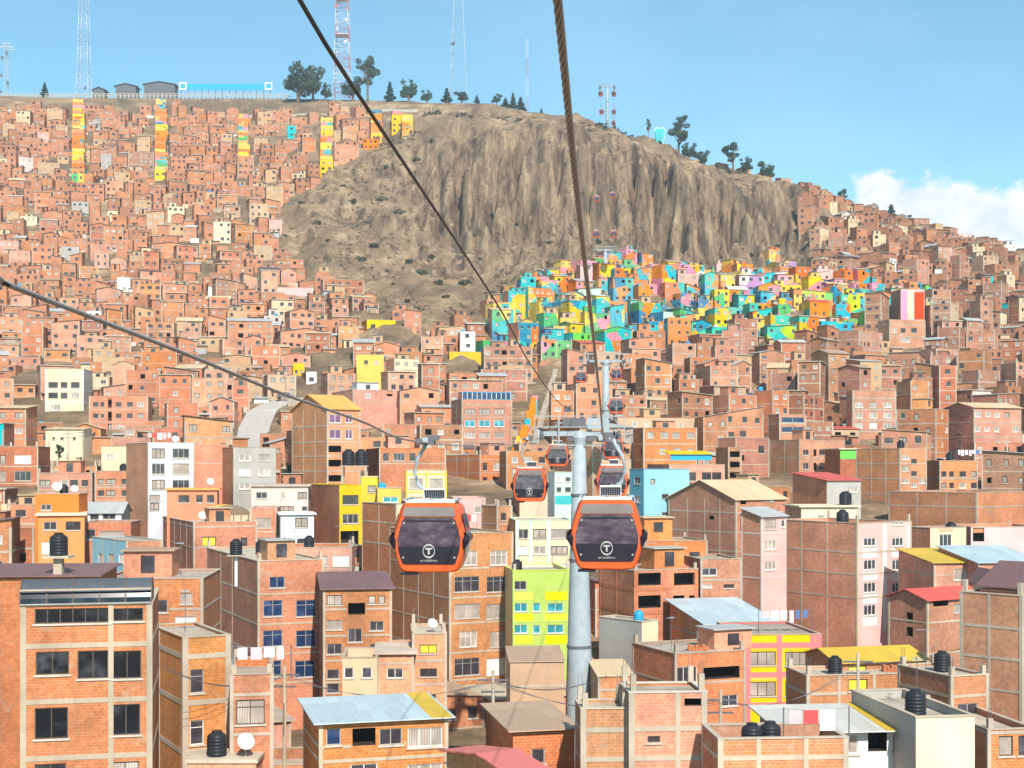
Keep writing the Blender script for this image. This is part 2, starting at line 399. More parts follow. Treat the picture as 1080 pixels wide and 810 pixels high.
# ------------------------------------------------------------------ windows
WST = {'dark':('frame_m','glass_dark',3),'dark2':('frame_d','glass_dark',2),'white':('frame_w','glass_cur',3),'whitec':('frame_w','glass_white',3),'blue':('frame_m','glass_blue',2),
 'cur':('frame_m','glass_cur',3),'teal':('frame_w','glass_teal',2),'purple':('frame_w','glass_purple',2),'black':('frame_d','glass_black',3),'long':('frame_w','glass_cur',6),'strip':('frame_d','glass_black',9),
 'yel':('frame_d','yglass',2),'dark4':('frame_w','glass_dark',4),'curd':('frame_d','glass_cur',3)}
WIN = {}
def win_meshes(w, h, st):
    key = (w, h, st)
    if key in WIN: return WIN[key]
    fr, gl, n = WST[st]
    t = .055; m = MB(); y0, y1 = .05, .12
    m.box(0, w, y0, y1, 0, t, fr); m.box(0, w, y0, y1, h-t, h, fr)
    m.box(0, t, y0, y1, t, h-t, fr); m.box(w-t, w, y0, y1, t, h-t, fr)
    n = max(1, min(n, int(w/.55)))
    for k in range(1, n):
        x = w*k/n; m.box(x-.025, x+.025, y0+.004, y1-.004, t, h-t, fr)
    if h > 1.2 and st not in ('strip','black'): m.box(t, w-t, y0+.008, y1-.008, h*.7-.02, h*.7+.02, fr)
    m.box(-.09, w+.09, -.07, .04, -.10, -.002, 'sill')
    g = MB(); g.box(.01, w-.01, .085, .105, .01, h-.01, gl)
    WIN[key] = (m.mesh('window'), g.mesh('pane')); return WIN[key]
WIN1 = {}
def win_single(w, h, st):
    key = (w, h, st)
    if key in WIN1: return WIN1[key]
    fr, gl, n = WST[st]
    t = .09; m = MB()
    m.box(0, w, .05, .12, 0, t, fr, 'bk'); m.box(0, w, .05, .12, h-t, h, fr, 'tk')
    m.box(0, t, .05, .12, t, h-t, fr, 'ltbk'); m.box(w-t, w, .05, .12, t, h-t, fr, 'rtbk')
    n = max(1, min(n, int(w/.6)))
    for k in range(1, n):
        x = w*k/n; m.box(x-.04, x+.04, .054, .116, t, h-t, fr, 'tbk')
    m.box(-.09, w+.09, -.07, .04, -.12, -.002, 'sill', 'kb')
    m.face([(t,.1,t),(w-t,.1,t),(w-t,.1,h-t),(t,.1,h-t)], gl)
    WIN1[key] = m.mesh('window'); return WIN1[key]
# ------------------------------------------------------------------ houses
def fmap(face, w, d):
    if face == 'r': return lambda a, z, q: (a, q, z)
    if face == 'l': return lambda a, z, q: (q, d-a, z)
    if face == 'e': return lambda a, z, q: (w-q, a, z)
    return lambda a, z, q: (w-a, d-q, z)
def wall(mb, fm, L, z0, z1, holes, m, simple=False, uo=0):
    hs = [(max(.05, h[0]), min(L-.05, h[1]), max(z0+.02, h[2]), min(z1-.05, h[3]), h[4]) for h in holes]
    hs = [h for h in hs if h[1]-h[0] > .15 and h[3]-h[2] > .15]
    zs = sorted({z0, z1, *[h[2] for h in hs], *[h[3] for h in hs]})
    def q(a0, a1, b0, b1):
        mb.face([fm(a0,b0,0), fm(a1,b0,0), fm(a1,b1,0), fm(a0,b1,0)], m, [(a0+uo,b0),(a1+uo,b0),(a1+uo,b1),(a0+uo,b1)])
    for b0, b1 in zip(zs, zs[1:]):
        if b1-b0 < 1e-4: continue
        cut = sorted([(h[0], h[1]) for h in hs if h[2] < b1-1e-4 and h[3] > b0+1e-4])
        a = 0
        for c0, c1 in cut:
            if c0 > a+1e-4: q(a, c0, b0, b1)
            a = max(a, c1)
        if a < L-1e-4: q(a, L, b0, b1)
    for a0, a1, b0, b1, st in hs:
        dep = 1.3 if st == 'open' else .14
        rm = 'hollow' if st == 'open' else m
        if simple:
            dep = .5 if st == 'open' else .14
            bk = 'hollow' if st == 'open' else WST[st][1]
        mb.face([fm(a0,b0,0), fm(a0,b0,dep), fm(a1,b0,dep), fm(a1,b0,0)], rm)
        mb.face([fm(a0,b1,0), fm(a0,b1,dep), fm(a1,b1,dep), fm(a1,b1,0)], rm)
        mb.face([fm(a0,b0,0), fm(a0,b0,dep), fm(a0,b1,dep), fm(a0,b1,0)], rm)
        mb.face([fm(a1,b0,0), fm(a1,b0,dep), fm(a1,b1,dep), fm(a1,b1,0)], rm)
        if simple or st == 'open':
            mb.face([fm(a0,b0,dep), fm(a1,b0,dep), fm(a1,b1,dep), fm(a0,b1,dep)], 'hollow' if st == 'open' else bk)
    return hs
def sheet(mb, p, t, m):
    p = [Vector(q) for q in p]
    e = (p[1]-p[0]); W = e.length; H = (p[3]-p[0]).length
    dn = Vector((0,0,-t)); q = [x+dn for x in p]
    uv = [(0,0),(W,0),(W,H),(0,H)]
    mb.face([tuple(x) for x in p], m, uv); mb.face([tuple(x) for x in reversed(q)], m)
    for i in range(4):
        j = (i+1) % 4; mb.face([tuple(p[i]), tuple(q[i]), tuple(q[j]), tuple(p[j])], m)
def house(s, simple=False):
    """s: w d zt(height above base) mr ml mo roof rm levels cols colsl holes_r holes_l ... -> ordered parts, windows"""
    w, d, H = s['w'], s['d'], s['H']
    wb, rb, fb = MB(), MB(), MB()
    mr, ml = s['mr'], s['ml']; mo = s.get('mo', ml); uo = s.get('uo', 0)
    hr = wall(wb, fmap('r', w, d), w, 0, H, s.get('hr', []), mr, simple, uo)
    hl = wall(wb, fmap('l', w, d), d, 0, H, s.get('hl', []), ml, simple, uo+3.7)
    he = wall(wb, fmap('e', w, d), d, 0, H, s.get('he', []), mo, simple, uo+9)
    wall(wb, fmap('k', w, d), w, 0, H, [], mo, simple, uo+5)
    roof, rm = s.get('roof', 'flat'), s.get('rm', 'roofslab')
    rise = s.get('rise', 1.2); o = s.get('ov', .3)
    if roof == 'flat':
        ph = s.get('ph', .7); t = .16; z = H-ph
        rb.face([(t,t,z),(w-t,t,z),(w-t,d-t,z),(t,d-t,z)], rm)
        for a, b in (((t,t),(w-t,t)),((w-t,t),(w-t,d-t)),((w-t,d-t),(t,d-t)),((t,d-t),(t,t))):
            rb.face([(*a,z),(*b,z),(*b,H),(*a,H)], mo)
        cm = s.get('cap', 'conc'); h = .07
        rb.box(-.05, w+.05, -.05, t+.03, H, H+h, cm); rb.box(-.05, w+.05, d-t-.03, d+.05, H, H+h, cm)
        rb.box(-.05, t+.03, t+.032, d-t-.032, H, H+h-.004, cm); rb.box(w-t-.03, w+.05, t+.032, d-t-.032, H, H+h-.004, cm)
    elif roof == 'slab':
        rb.box(-o, w+o, -o, d+.1, H+.002, H+.2, s.get('cap', 'conc'))
    elif roof == 'shed':
        k = rise/d
        sheet(rb, [(-o,-o,H+.12-o*k),(w+o,-o,H+.12-o*k),(w+o,d+.2,H+.12+rise+.2*k),(-o,d+.2,H+.12+rise+.2*k)], .07, rm)
        for x, m in ((0, ml), (w, mo)): wb.face([(x,0,H),(x,d,H),(x,d,H+rise+.02)], m, [(0,H),(d,H),(d,H+rise)])
        wb.face([(0,d,H),(w,d,H),(w,d,H+rise),(0,d,H+rise)], mo)
    elif roof == 'shedx':      # falls towards +x
        k = rise/w
        sheet(rb, [(-o,-o,H+.12+rise+o*k),(w+o,-o,H+.12-o*k),(w+o,d+.2,H+.12-o*k),(-o,d+.2,H+.12+rise+o*k)], .07, rm)
        wb.face([(0,0,H),(w,0,H),(0,0,H+rise)], mr); wb.face([(0,d,H),(w,d,H),(0,d,H+rise)], mo)
        wb.face([(0,0,H),(0,d,H),(0,d,H+rise),(0,0,H+rise)], ml)
    elif roof == 'shedn':      # falls towards -x
        k = rise/w
        sheet(rb, [(-o,-o,H+.12-o*k),(w+o,-o,H+.12+rise+o*k),(w+o,d+.2,H+.12+rise+o*k),(-o,d+.2,H+.12-o*k)], .07, rm)
        wb.face([(0,0,H),(w,0,H),(w,0,H+rise)], mr); wb.face([(0,d,H),(w,d,H),(w,d,H+rise)], mo)
        wb.face([(w,0,H),(w,d,H),(w,d,H+rise),(w,0,H+rise)], mo)
    elif roof == 'gable_x':
        k = rise/(d/2)
        sheet(rb, [(-o,-o,H+.1-o*k),(w+o,-o,H+.1-o*k),(w+o,d/2,H+.1+rise),(-o,d/2,H+.1+rise)], .07, rm)
        sheet(rb, [(w+o,d+o,H+.1-o*k),(-o,d+o,H+.1-o*k),(-o,d/2,H+.104+rise),(w+o,d/2,H+.104+rise)], .07, rm)
        for x, m in ((0, ml), (w, mo)): wb.face([(x,0,H),(x,d,H),(x,d/2,H+rise)], m, [(0,H),(d,H),(d/2,H+rise)])
    elif roof == 'gable_y':
        k = rise/(w/2)
        sheet(rb, [(-o,d+o,H+.1-o*k),(-o,-o,H+.1-o*k),(w/2,-o,H+.1+rise),(w/2,d+o,H+.1+rise)], .07, rm)
        sheet(rb, [(w+o,-o,H+.1-o*k),(w+o,d+o,H+.1-o*k),(w/2,d+o,H+.104+rise),(w/2,-o,H+.104+rise)], .07, rm)
        for y, m in ((0, mr), (d, mo)): wb.face([(0,y,H),(w,y,H),(w/2,y,H+rise)], m, [(0,H),(w,H),(w/2,H+rise)])
    parts = [('wall', wb), ('roof', rb)]
    c = s.get('fw', .2)/2*.85; fmk = s.get('fm', 'conc')
    if not simple and s.get('levels'):
        for i, z in enumerate(s['levels']):
            if z < .3 or z > H-.1: continue
            e = i*.0007
            xs_ = [.08]; 
            for q in sorted(hr): 
                if q[2]-.12 < z+c and q[3] > z-c: xs_ += [max(.08, q[0]-.1), min(w-.08, q[1]+.1)]
            xs_.append(w-.08)
            for x0_, x1_ in zip(xs_[::2], xs_[1::2]):
                if x1_-x0_ > .1: fb.box(x0_, x1_, -.028+e, .05, z-c, z+c, fmk)
            if s.get('fl', True): fb.box(-.028+e, .05, .08, d-.08, z-c+.003, z+c-.003, fmk)
            if s.get('fe', True): fb.box(w-.05, w+.028-e, .08, d-.08, z-c+.003, z+c-.003, fmk)
    if not simple:
        for x in s.get('cols', []):
            if 0 < x < w: fb.box(x-c, x+c, -.034, .05, .02, H-.012, fmk)
        for a in s.get('colsl', []):
            y = d-a
            if 0 < y < d: fb.box(-.034, .05, y-c, y+c, .02, H-.012, fmk)
        if s.get('corner', True) and (s.get('levels') or s.get('cols')):
            q = 2*c
            for x0, x1, y0, y1 in ((-.036,q,-.036,q),(w-q,w+.036,-.036,q),(-.036,q,d-q,d+.036)):
                fb.box(x0, x1, y0, y1, .01, H-.006, fmk)
        if s.get('stubs'):
            for x, y in ((q:=.2, .2), (w-.2, .2), (w-.2, d-.2), (.2, d-.2)):
                hh = s['stubs']; fb.box(x-.13, x+.13, y-.13, y+.13, H+.075, H+hh, 'conc')
                for dx in (-.08, .08): fb.box(x+dx-.012, x+dx+.012, y-.012, y+.012, H+hh, H+hh+.55, 'steel_d')
        if fb.v: parts.append(('concrete_frame', fb))
    for (x0, x1, y0, y1, h, m, rm2) in s.get('rooms', []):
        z = H-s.get('ph', .7) if roof == 'flat' else H+.2
        b = MB(); b.box(x0, x1, y0, y1, z+.004, z+h, m)
        b.box(x0-.2, x1+.2, y0-.25, y1+.1, z+h+.002, z+h+.1, rm2)
        if x1-x0 > 2:
            xm = (x0+x1)/2; b.box(xm-.5, xm+.5, y0-.03, y0-.004, z+.9 if h > 2 else z+.3, z+min(h-.3, 1.9), 'glass_dark')
        parts.append(('rooftop_room', b))
    if s.get('pan'):
        for a0, a1, b0, b1, m in s['pan']: b = MB(); b.box(a0, a1, -.022, .04, b0, b1, m); parts.append(('wall_panel', b))
    if s.get('strip'):
        b = MB(); x0, x1, m = s['strip']; k = rise/d; x0 *= w; x1 *= w
        z_ = lambda y: H+.125+k*y+.006
        sheet(b, [(x0,-o-.01,z_(-o)),(x1,-o-.01,z_(-o)),(x1,d+.15,z_(d+.15)),(x0,d+.15,z_(d+.15))], .02, m); parts.append(('roof_strip', b))
    if s.get('annex'):
        x0, x1, dp, h, m, rm3 = s['annex']; b = MB()
        b.box(x0, x1, -dp, -.004, -2, h, m, 'kb'); xm = x0+(x1-x0)*.3
        b.box(xm, xm+.8, -dp-.02, -dp-.003, max(.2,h-2.1), h-.35, 'hollow')  # flat dark sheet painted for the shade inside an opening
        sheet(b, [(x0-.2,-dp-.35,h+.06),(x1+.2,-dp-.35,h+.06),(x1+.2,-.04,h+.42),(x0-.2,-.04,h+.42)], .06, rm3)
        parts.append(('annex', b))
    wins = []
    for face, hs, rot in (('r', hr, 0), ('l', hl, -math.pi/2), ('e', he, math.pi/2)):
        fm = fmap(face, w, d)
        for h in hs:
            if h[4] == 'open': continue
            wins.append((fm(h[0], h[2], 0), rot, round(h[1]-h[0], 2), round(h[3]-h[2], 2), h[4]))
    return parts, wins
def emit(s, name, label, cat, group=None, split_pane=False):
    parts, wins = house(s)
    root = empty(name, (s['X'], s['Y'], s['z0']), s['th']); tag(root, label, cat, group)
    for pn, mb in parts: mb.build(pn, root)
    for loc, rot, w, h, st in wins:
        if split_pane:
            a, g = win_meshes(w, h, st)
            o = link('window', a, root); o.location = loc; o.rotation_euler = (0,0,rot); link('pane', g, o)
        else:
            o = link('window', win_single(w, h, st), root); o.location = loc; o.rotation_euler = (0,0,rot)
    s['root'] = root
    return root
STUFF = {}
def merge(s, bucket):
    parts, _ = house(s, True)
    M = Matrix.Translation((s['X'], s['Y'], s['z0'])) @ Matrix.Rotation(s['th'], 4, 'Z')
    mb = STUFF.setdefault(bucket, MB())
    for _, p in parts: mb.add(p, M)

def G(xs, ys, st='dark'):
    """every column range with every row range, in photo pixels"""
    X = [tuple(map(float, t.split('-'))) for t in xs.split()]; Y = [tuple(map(float, t.split('-'))) for t in ys.split()]
    return [(a, b, c, e, st) for a, b in X for c, e in Y]
HAND = []; REF = {}
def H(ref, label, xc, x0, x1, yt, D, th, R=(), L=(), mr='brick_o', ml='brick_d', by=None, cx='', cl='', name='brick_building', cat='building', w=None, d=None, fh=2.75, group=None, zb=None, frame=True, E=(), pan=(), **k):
    """a building from the pixels of its near corner, its two visible faces, its roof edge and its distance"""
    t = R_(th); cs, sn = math.cos(t), math.sin(t)
    X, Y = (xc-CX)/F*D, D; u1, u0 = (x1-CX)/F, (x0-CX)/F
    if w is None: w = (u1*Y-X)/(cs-u1*sn)
    if d is None:
        den = sn+u0*cs; d = (X-u0*Y)/den if den > .02 and X-u0*Y > 0 else 8
        d = min(max(d, 3), 22)
    zt = (HY-yt)*D/F
    cor = [(X, Y), (X+w*cs, Y+w*sn), (X-d*sn, Y+d*cs), (X+w*cs-d*sn, Y+w*sn+d*cs)]
    z0 = zb if zb is not None else min(ground(x, y) for x, y in cor)-.6
    if zt-z0 < 2.5: z0 = zt-2.6
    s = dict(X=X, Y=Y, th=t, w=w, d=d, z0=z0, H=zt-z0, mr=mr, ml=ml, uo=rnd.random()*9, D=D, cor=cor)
    def ar(px): u = (px-CX)/F; return (u*Y-X)/(cs-u*sn)
    def al(px): u = (px-CX)/F; return d-(X-u*Y)/(sn+u*cs)
    def rnd5(v): return round(v*20)/20
    hr, hl = [], []
    for a, b, c, e, st in R:
        p, q = rnd5(ar(a)), rnd5(ar(b)); Dm = Y+(p+q)/2*sn
        hr.append((max(.1,p), q, rnd5((HY-e)*Dm/F-z0), rnd5((HY-c)*Dm/F-z0), st))
    for a, b, c, e, st in L:
        p, q = rnd5(al(a)), rnd5(al(b)); Dm = Y+(d-(p+q)/2)*cs
        hl.append((p, q, rnd5((HY-e)*Dm/F-z0), rnd5((HY-c)*Dm/F-z0), st))
    SW = {'dark':['dark2','cur','curd','dark4'],'cur':['curd','dark','white','whitec'],'white':['cur','dark4','whitec'],'dark2':['curd','dark','white']}
    def vary(hs): return [h[:4]+((rnd.choice(SW[h[4]]) if h[4] in SW and rnd.random() < .42 else h[4]),) for h in hs]
    hr, hl = vary(hr), vary(hl)
    s['hr'], s['hl'] = hr, hl
    if k.get('roof', 'flat') == 'flat' and frame and D < 260:
        k.setdefault('ph', rnd.choice([.08,.12,.3])); 
        if rnd.random() < .5: k.setdefault('stubs', rnd.uniform(.5,.9))
        if w > 6 and d > 5 and mr in BR and rnd.random() < .5:
            a_ = rnd.uniform(.5, w*.45); k.setdefault('rooms', [(a_, a_+rnd.uniform(2.2,3.4), 1.6, min(d-.5, 4.4), rnd.uniform(1.8,2.4), mr, rnd.choice(['tin','tin_rust','conc','tin_tan']))])
    s['he'] = E
    s['pan'] = []
    for a, b, c, e, m in pan:
        p, q = ar(a), ar(b); Dm = Y+(p+q)/2*sn; s['pan'].append((max(.05,p), min(w-.05,q), (HY-e)*Dm/F-z0, (HY-c)*Dm/F-z0, m))
    if frame:
        s['levels'] = [(HY-y)*D/F-z0 for y in by] if by else [s['H']-i*fh for i in range(1, 12) if s['H']-i*fh > .5]
        s['cols'] = [ar(float(p)) for p in cx.split()]; s['colsl'] = [al(float(p)) for p in cl.split()]
        if not cl and d > 7: s['colsl'] = [d*i/int(d/3.6) for i in range(1, int(d/3.6))]
        if not cx and w > 9: s['cols'] = []
    else: s['levels'] = []
    s.update(k)
    s['box'] = (min(CX+F*x/y for x, y in cor), (HY-F*(zt+(s.get('rise', 0) if s.get('roof','flat') != 'flat' else 0))/D), max(CX+F*x/y for x, y in cor), min(810, HY-F*z0/D))
    s['name'], s['label'], s['cat'], s['group'], s['ref'] = name, label, cat, group, ref
    HAND.append(s); REF[ref] = s
    return s
# ------------------------------------------------------------------ buildings one by one (photo pixels)
# -- front row
H('the building with the glass barrel roof', 'orange brick building with dark glass barrel vault on its roof, front left corner', 22, -40, 160, 640, 70, 12,
  R=[(38,73,687,712,'black'),(82,114,686,716,'black'),(119,149,686,716,'black'),(37,72,747,779,'black'),(118,148,743,775,'black'),(36,70,806,830,'black'),(117,147,803,829,'curd'),(36,117,642,657,'strip'),(118,151,641,655,'strip')],
  by=[682,741,801], cx='117 158', cl='', d=9, ph=.25, mr='brick_p', ml='brick_p', fw=.3)
H('the narrow two-window brick tower', 'slim orange brick building with pale concrete corner column and two stacked grey windows', 193, 160, 243, 673, 80, 28, ph=.12,
  R=G('200-215','706-731 760-785','dark'), by=[693,742,794], cl='168', mr='brick_y', ml='brick_y', fw=.35)
H('the low brick house with the long parapet', 'low orange brick house with curtained window beside the slim brick tower', 243, 238, 288, 712, 77, 10, d=7,
  R=[(249,279,738,764,'curd')], by=[733,775], mr='brick_y', ml='brick_y', ph=.5)
s_blue = H('the house with the pale blue tin roof', 'brick house under a pale blue tin roof with yellow strip, recessed balcony in front', 337, 287, 472, 764, 72, 16,
  R=[(344,360,769,786,'blue'),(372,396,768,786,'open'),(400,424,768,786,'dark'),(430,467,768,788,'long'),(370,398,806,822,'dark'),(430,467,806,822,'long')], by=[789,804], roof='shed', rise=.25, rm='tin_blue', ov=.35, d=6, strip=(.86,1.03,'tin_yel'), ml='brick_r')
H('the brick house with the rust roof', 'brown brick house under patched rusty tin roof left of the framed brick wall', 541, 487, 606, 772, 70, 14, R=[(560,575,790,806,'dark')], roof='shed', rise=.3, rm='tin_rust', ml='brick_r', mr='brick_r', d=6, frame=False)
H('the pink-roofed house', 'small house with faded pink-red tin roof at the bottom edge', 548, 484, 582, 822, 62, 30, roof='gable_x', rise=.45, rm='tin_pink', frame=False, d=7)
H('the concrete-framed brick wall block', 'tall unfinished brick block divided by pale concrete frame, small grille in it', 664, 655, 745, 731, 66, 4, d=3, ph=.12,
  R=[(683,696,776,783,'dark'),(722,742,737,744,'open')], by=[769,800], cx='715', mr='brick_y', cap='sill', fw=.28)
H('the lower framed brick wall', 'lower brick block with weathered concrete columns, just in front of the grey cable tower foot', 613, 605, 664, 748, 66.6, 3, d=2.6, ph=.12, by=[770,801], mr='brick_r', fw=.28)
H('the low orange brick parapet house', 'low house with bare orange brick wall along the bottom edge and two black tanks', 758, 750, 894, 780, 62, 4, d=3.5, by=[800], cx='800 850', mr='brick_y', ph=.7, fw=.24)
H('the cement house with the white roof', 'grey cement house with white corrugated roofs and yellow edge strip', 832, 828, 968, 772, 68, 6, d=5, R=[(892,905,775,795,'white'),(915,935,770,792,'open'),(942,952,776,792,'dark2'),(955,962,772,788,'dark2')], mr='p_white', ml='p_grey', frame=False, roof='shed', rise=.3, rm='tin_white', ov=.6, strip=(.72,.98,'tin_yel'))
H('the blank cement wall block', 'plain cream cement block with blank wall and black tank on top', 966, 960, 1028, 757, 66, 8, d=8, mr='p_cream', ml='p_grey', frame=False, ph=.4)
H('the two-window brick corner house', 'orange brick house with two windows one above another right of the yellow roof', 1003, 985, 1042, 714, 80, 20, R=[(1010,1031,742,757,'dark'),(1026,1036,776,794,'dark')], by=[735,770], mr='brick_o', ml='brick_r', d=5, ph=.1)
H('the last brick house on the right', 'low brick house with two dark windows at the bottom right corner', 1042, 1036, 1092, 770, 74, 8, d=8, R=G('1053-1068 1074-1089','776-797','dark'), by=[773], mr='brick_y')
H('the big dark brick wall', 'huge blank brown brick building with concrete grid, right edge', 1078, 1013, 1140, 629, 84, 42, by=[664,697,731,765], cl='1043', mr='brick_d', ml='brick_d', fw=.2, ph=.3)  # the wall's shade is put into its colour by the darker brick
H('the long brick wall with the yellow roof', 'long brown brick house under ridged yellow tin roof', 851, 820, 1002, 713, 92, 8, R=[(895,915,716,729,'yel'),(895,915,740,750,'dark'),(935,945,740,747,'dark')], d=4, by=[732], mr='brick_r', ml='brick_r', cx='885 922 958', ph=.1, fw=.24)
H('the yellow roof storey', 'brick top storey carrying a bright yellow corrugated roof', 884, 850, 975, 699, 95, 14, d=5, R=[(895,914,702,716,'yel'),(946,970,702,714,'dark')], mr='brick_r', ml='brick_r', frame=False, roof='gable_x', rise=.6, rm='tin_yel')
H('the brick house with the red roof', 'brown brick house under bright red tin roof', 978, 937, 1040, 633, 120, 30, L=[(956,963,646,657,'open'),(956,963,661,671,'open')], R=[(984,1000,634,639,'open'),(1006,1016,637,646,'white')], by=[657,690], mr='brick_r', ml='brick_r', roof='gable_x', rise=.7, rm='tin_red')
H('the yellow and pink painted block', 'painted building with yellow bands and red-pink pilasters', 786, 776, 866, 670, 112, 6, d=9, R=[(790,818,687,702,'curd'),(828,852,687,702,'curd'),(790,818,719,734,'curd'),(828,852,719,734,'curd')], mr='p_yellow', ml='p_rose', by=[681,712,744], cx='787 822 857', fm='p_rose', fw=.5, pan=[(790,855,681,685,'p_yellow'),(790,855,713,717,'p_yellow')], name='painted_building')
H('the brick house with the white-framed window', 'brown brick house with white window at its corner, behind the framed block', 712, 667, 786, 690, 104, 22, R=[(714,735,703,720,'dark4'),(760,778,733,745,'dark4'),(742,780,703,716,'open')], by=[722], mr='brick_o', ml='brick_r', ph=.08, rooms=[(4.2,7.5,1.5,4,1.5,'brick_o','tin')])
H('the brown house with the grey-blue roof', 'wide brown brick house with light grey-blue tin roof', 745, 694, 815, 658, 122, 14, d=9, R=[(798,810,662,672,'dark')], by=[672], mr='brick_r', ml='brick_r', roof='shed', rise=1.2, rm='tin_blue', ov=.5)
H('the grey cement wall house', 'blank grey cement house with pale end wall beside the cable tower', 677, 632, 694, 656, 116, 40, mr='p_cream', ml='p_grey', frame=False, ph=.3)
H('the unfinished brick building with open floors', 'unfinished orange brick building with big dark openings on two floors', 669, 632, 736, 602, 130, 22, R=[(673,697,604,617,'open'),(711,734,604,617,'open'),(673,697,628,641,'open'),(710,722,628,641,'open'),(727,734,628,641,'open')], by=[622,647], fw=.4, mr='brick_o', ml='brick_r', fm='brick_o')
H('the orange brick terrace house', 'orange brick house with rooftop storey above the open floors', 680, 672, 746, 571, 138, 14, d=6, R=[(683,693,586,599,'open'),(698,706,586,599,'open'),(711,717,582,588,'dark2'),(727,738,582,588,'dark2')], by=[591], mr='brick_o', ml='brick_r')
H('the small-vent brick house', 'orange brick house with white window and two slit vents', 739, 730, 782, 590, 133, 10, d=7, R=[(739,756,599,607,'dark4'),(741,751,616,620,'dark2'),(763,774,616,620,'dark2'),(738,759,635,641,'dark2')], by=[612,642], mr='brick_o', ml='brick_r')
H('the lime and yellow striped building', 'lime green building with bright yellow bands behind the cable tower', 541, 528, 601, 602, 140, 8, d=9, R=G('542-556 562-570 577-594','636-645 659-668','teal')+[(540,555,613,622,'dark')], mr='p_ogreen', ml='p_cream', by=[656], fm='p_ogreen', fw=.2, cap='p_limey', name='painted_building', cx='', pan=[(542,562,624,633,'p_limey'),(575,599,624,633,'p_limey'),(542,562,647,656,'p_limey'),(575,599,647,656,'p_limey'),(542,562,670,679,'p_limey'),(575,599,670,679,'p_limey')])
H('the tall three-bay brick block', 'six storey orange brick block with paired windows and blank brown left wall', 474, 411, 541, 563, 143, 27, R=G('479-506 513-535','608-624 637-652 694-712','cur')+G('485-503 517-535','666-682 581-596','white')+G('480-498 512-529','733-743','cur'), by=[600,631,658,689,718], fw=.24)
H('the olive plaster house', 'low dark olive plaster house with two white windows', 361, 357, 398, 694, 108, 4, d=6, R=G('363-373 382-392','704-715','dark4'), mr='p_sand', ml='p_sand', frame=False)
H('the terrace house with the awning', 'orange brick terrace house with white window and tin awning', 398, 392, 436, 690, 110, 4, d=6, R=[(408,425,705,715,'dark4'),(398,432,676,689,'open')], by=[700], frame=True, roof='slab', ph=.2, mr='brick_o')
H('the house with the yellow-curtained window', 'narrow brick house, one small window with yellow curtain', 435, 430, 471, 669, 112, 5, d=7, R=[(443,461,680,689,'yel'),(443,461,705,714,'dark2'),(440,460,732,740,'dark')], by=[697,722], mr='brick_o')
H('the grey-roofed brick house with balconies', 'pinkish brick house with grey-maroon flat roof and small dark balconies', 341, 333, 413, 622, 120, 10, d=8, R=[(345,361,628,638,'dark'),(367,385,636,648,'open'),(389,396,628,637,'dark2'),(399,406,628,637,'dark2'),(345,361,654,664,'dark'),(367,382,663,677,'cur'),(390,405,655,665,'dark'),(345,361,679,690,'dark'),(390,406,679,690,'dark'),(345,358,706,716,'dark'),(345,358,721,731,'dark')], mr='brick_p', by=[643,671,697,720], roof='shed', rise=.8, rm='tin_mar', fw=.2)
H('the brick house with blue windows', 'four storey orange brick house with blue reflecting windows', 272, 213, 341, 592, 126, 24, R=[(284,300,608,620,'blue'),(278,298,633,650,'blue'),(312,333,633,650,'blue'),(277,298,665,682,'blue'),(312,333,665,682,'blue'),(277,297,697,714,'blue'),(311,332,697,714,'blue')], by=[627,659,691,722], cl='233 245', ph=.1, stubs=.7)
H('the yellowish brick house', 'yellow-orange brick house with white windows behind the barrel roof', 106, 98, 214, 611, 100, 4, d=9, R=[(165,177,633,646,'dark'),(190,203,625,637,'white'),(185,207,650,667,'white')], by=[643,672], mr='brick_y', cap='conc', ph=.1, rooms=[(1,4.5,3,6,1.9,'brick_y','tin_rust')])
H('the plain tan wall house', 'low house with plain tan wall and rusty roof, left of the tower foot', 538, 530, 595, 699, 99, 4, d=4, ov=.1, mr='p_adobe', ml='p_adobe', frame=False, roof='shed', rise=.5, rm='tin_rust', pan=[(540,603,722,725,'conc')])
H('the tan wall house right of the tower', 'low orange-tan house wall right of the cable tower foot', 631, 629, 668, 714, 97, 6, d=4, ov=.1, mr='brick_o', ml='p_adobe', by=[728], roof='shed', rise=.5, rm='tin_tan')
H('the maroon-roofed house', 'house under broad dark maroon tin roof at the left edge', -30, -60, 103, 609, 92, 4, d=6, mr='brick_r', frame=False, roof='shed', rise=.35, rm='tin_mar')
# -- second belt
H('the white and turquoise house', 'small white house with turquoise base between the two cable tower poles', 585, 581, 605, 498, 180, 6, d=7, R=G('587-592 596-602','503-508 514-519','dark2'), mr='p_mint', ml='p_white', frame=False, pan=[(585.5,604,523,532,'p_turq')], name='painted_house', cat='house')
H('the brown wall by the tower pole', 'blank brown brick building directly right of the front tower pole', 625, 604, 634, 468, 206, 34, mr='brick_m', ml='brick_d', by=[485,502])
H('the brick house under the orange wall', 'orange brick house with dark windows at the foot of the orange stair wall', 534, 526, 580, 476, 224, 8, d=8, R=G('540-546 553-561 568-575','482-488 494-500','dark2'), mr='brick_o', ml='brick_d', by=[491])
H('the brown side wall house', 'brown brick house with narrow window, left of the mint-striped block', 524, 508, 540, 534, 176, 26, R=[(528,534,541,549,'dark2')], mr='brick_m', ml='brick_d', by=[553])
H('the grey balcony house', 'small tan house behind the second left gondola', 548, 543, 582, 507, 204, 8, d=7, R=G('552-558 565-572','512-518','cur'), mr='p_sand', ml='brick_d', frame=False, roof='shed', rise=.5, rm='tin')
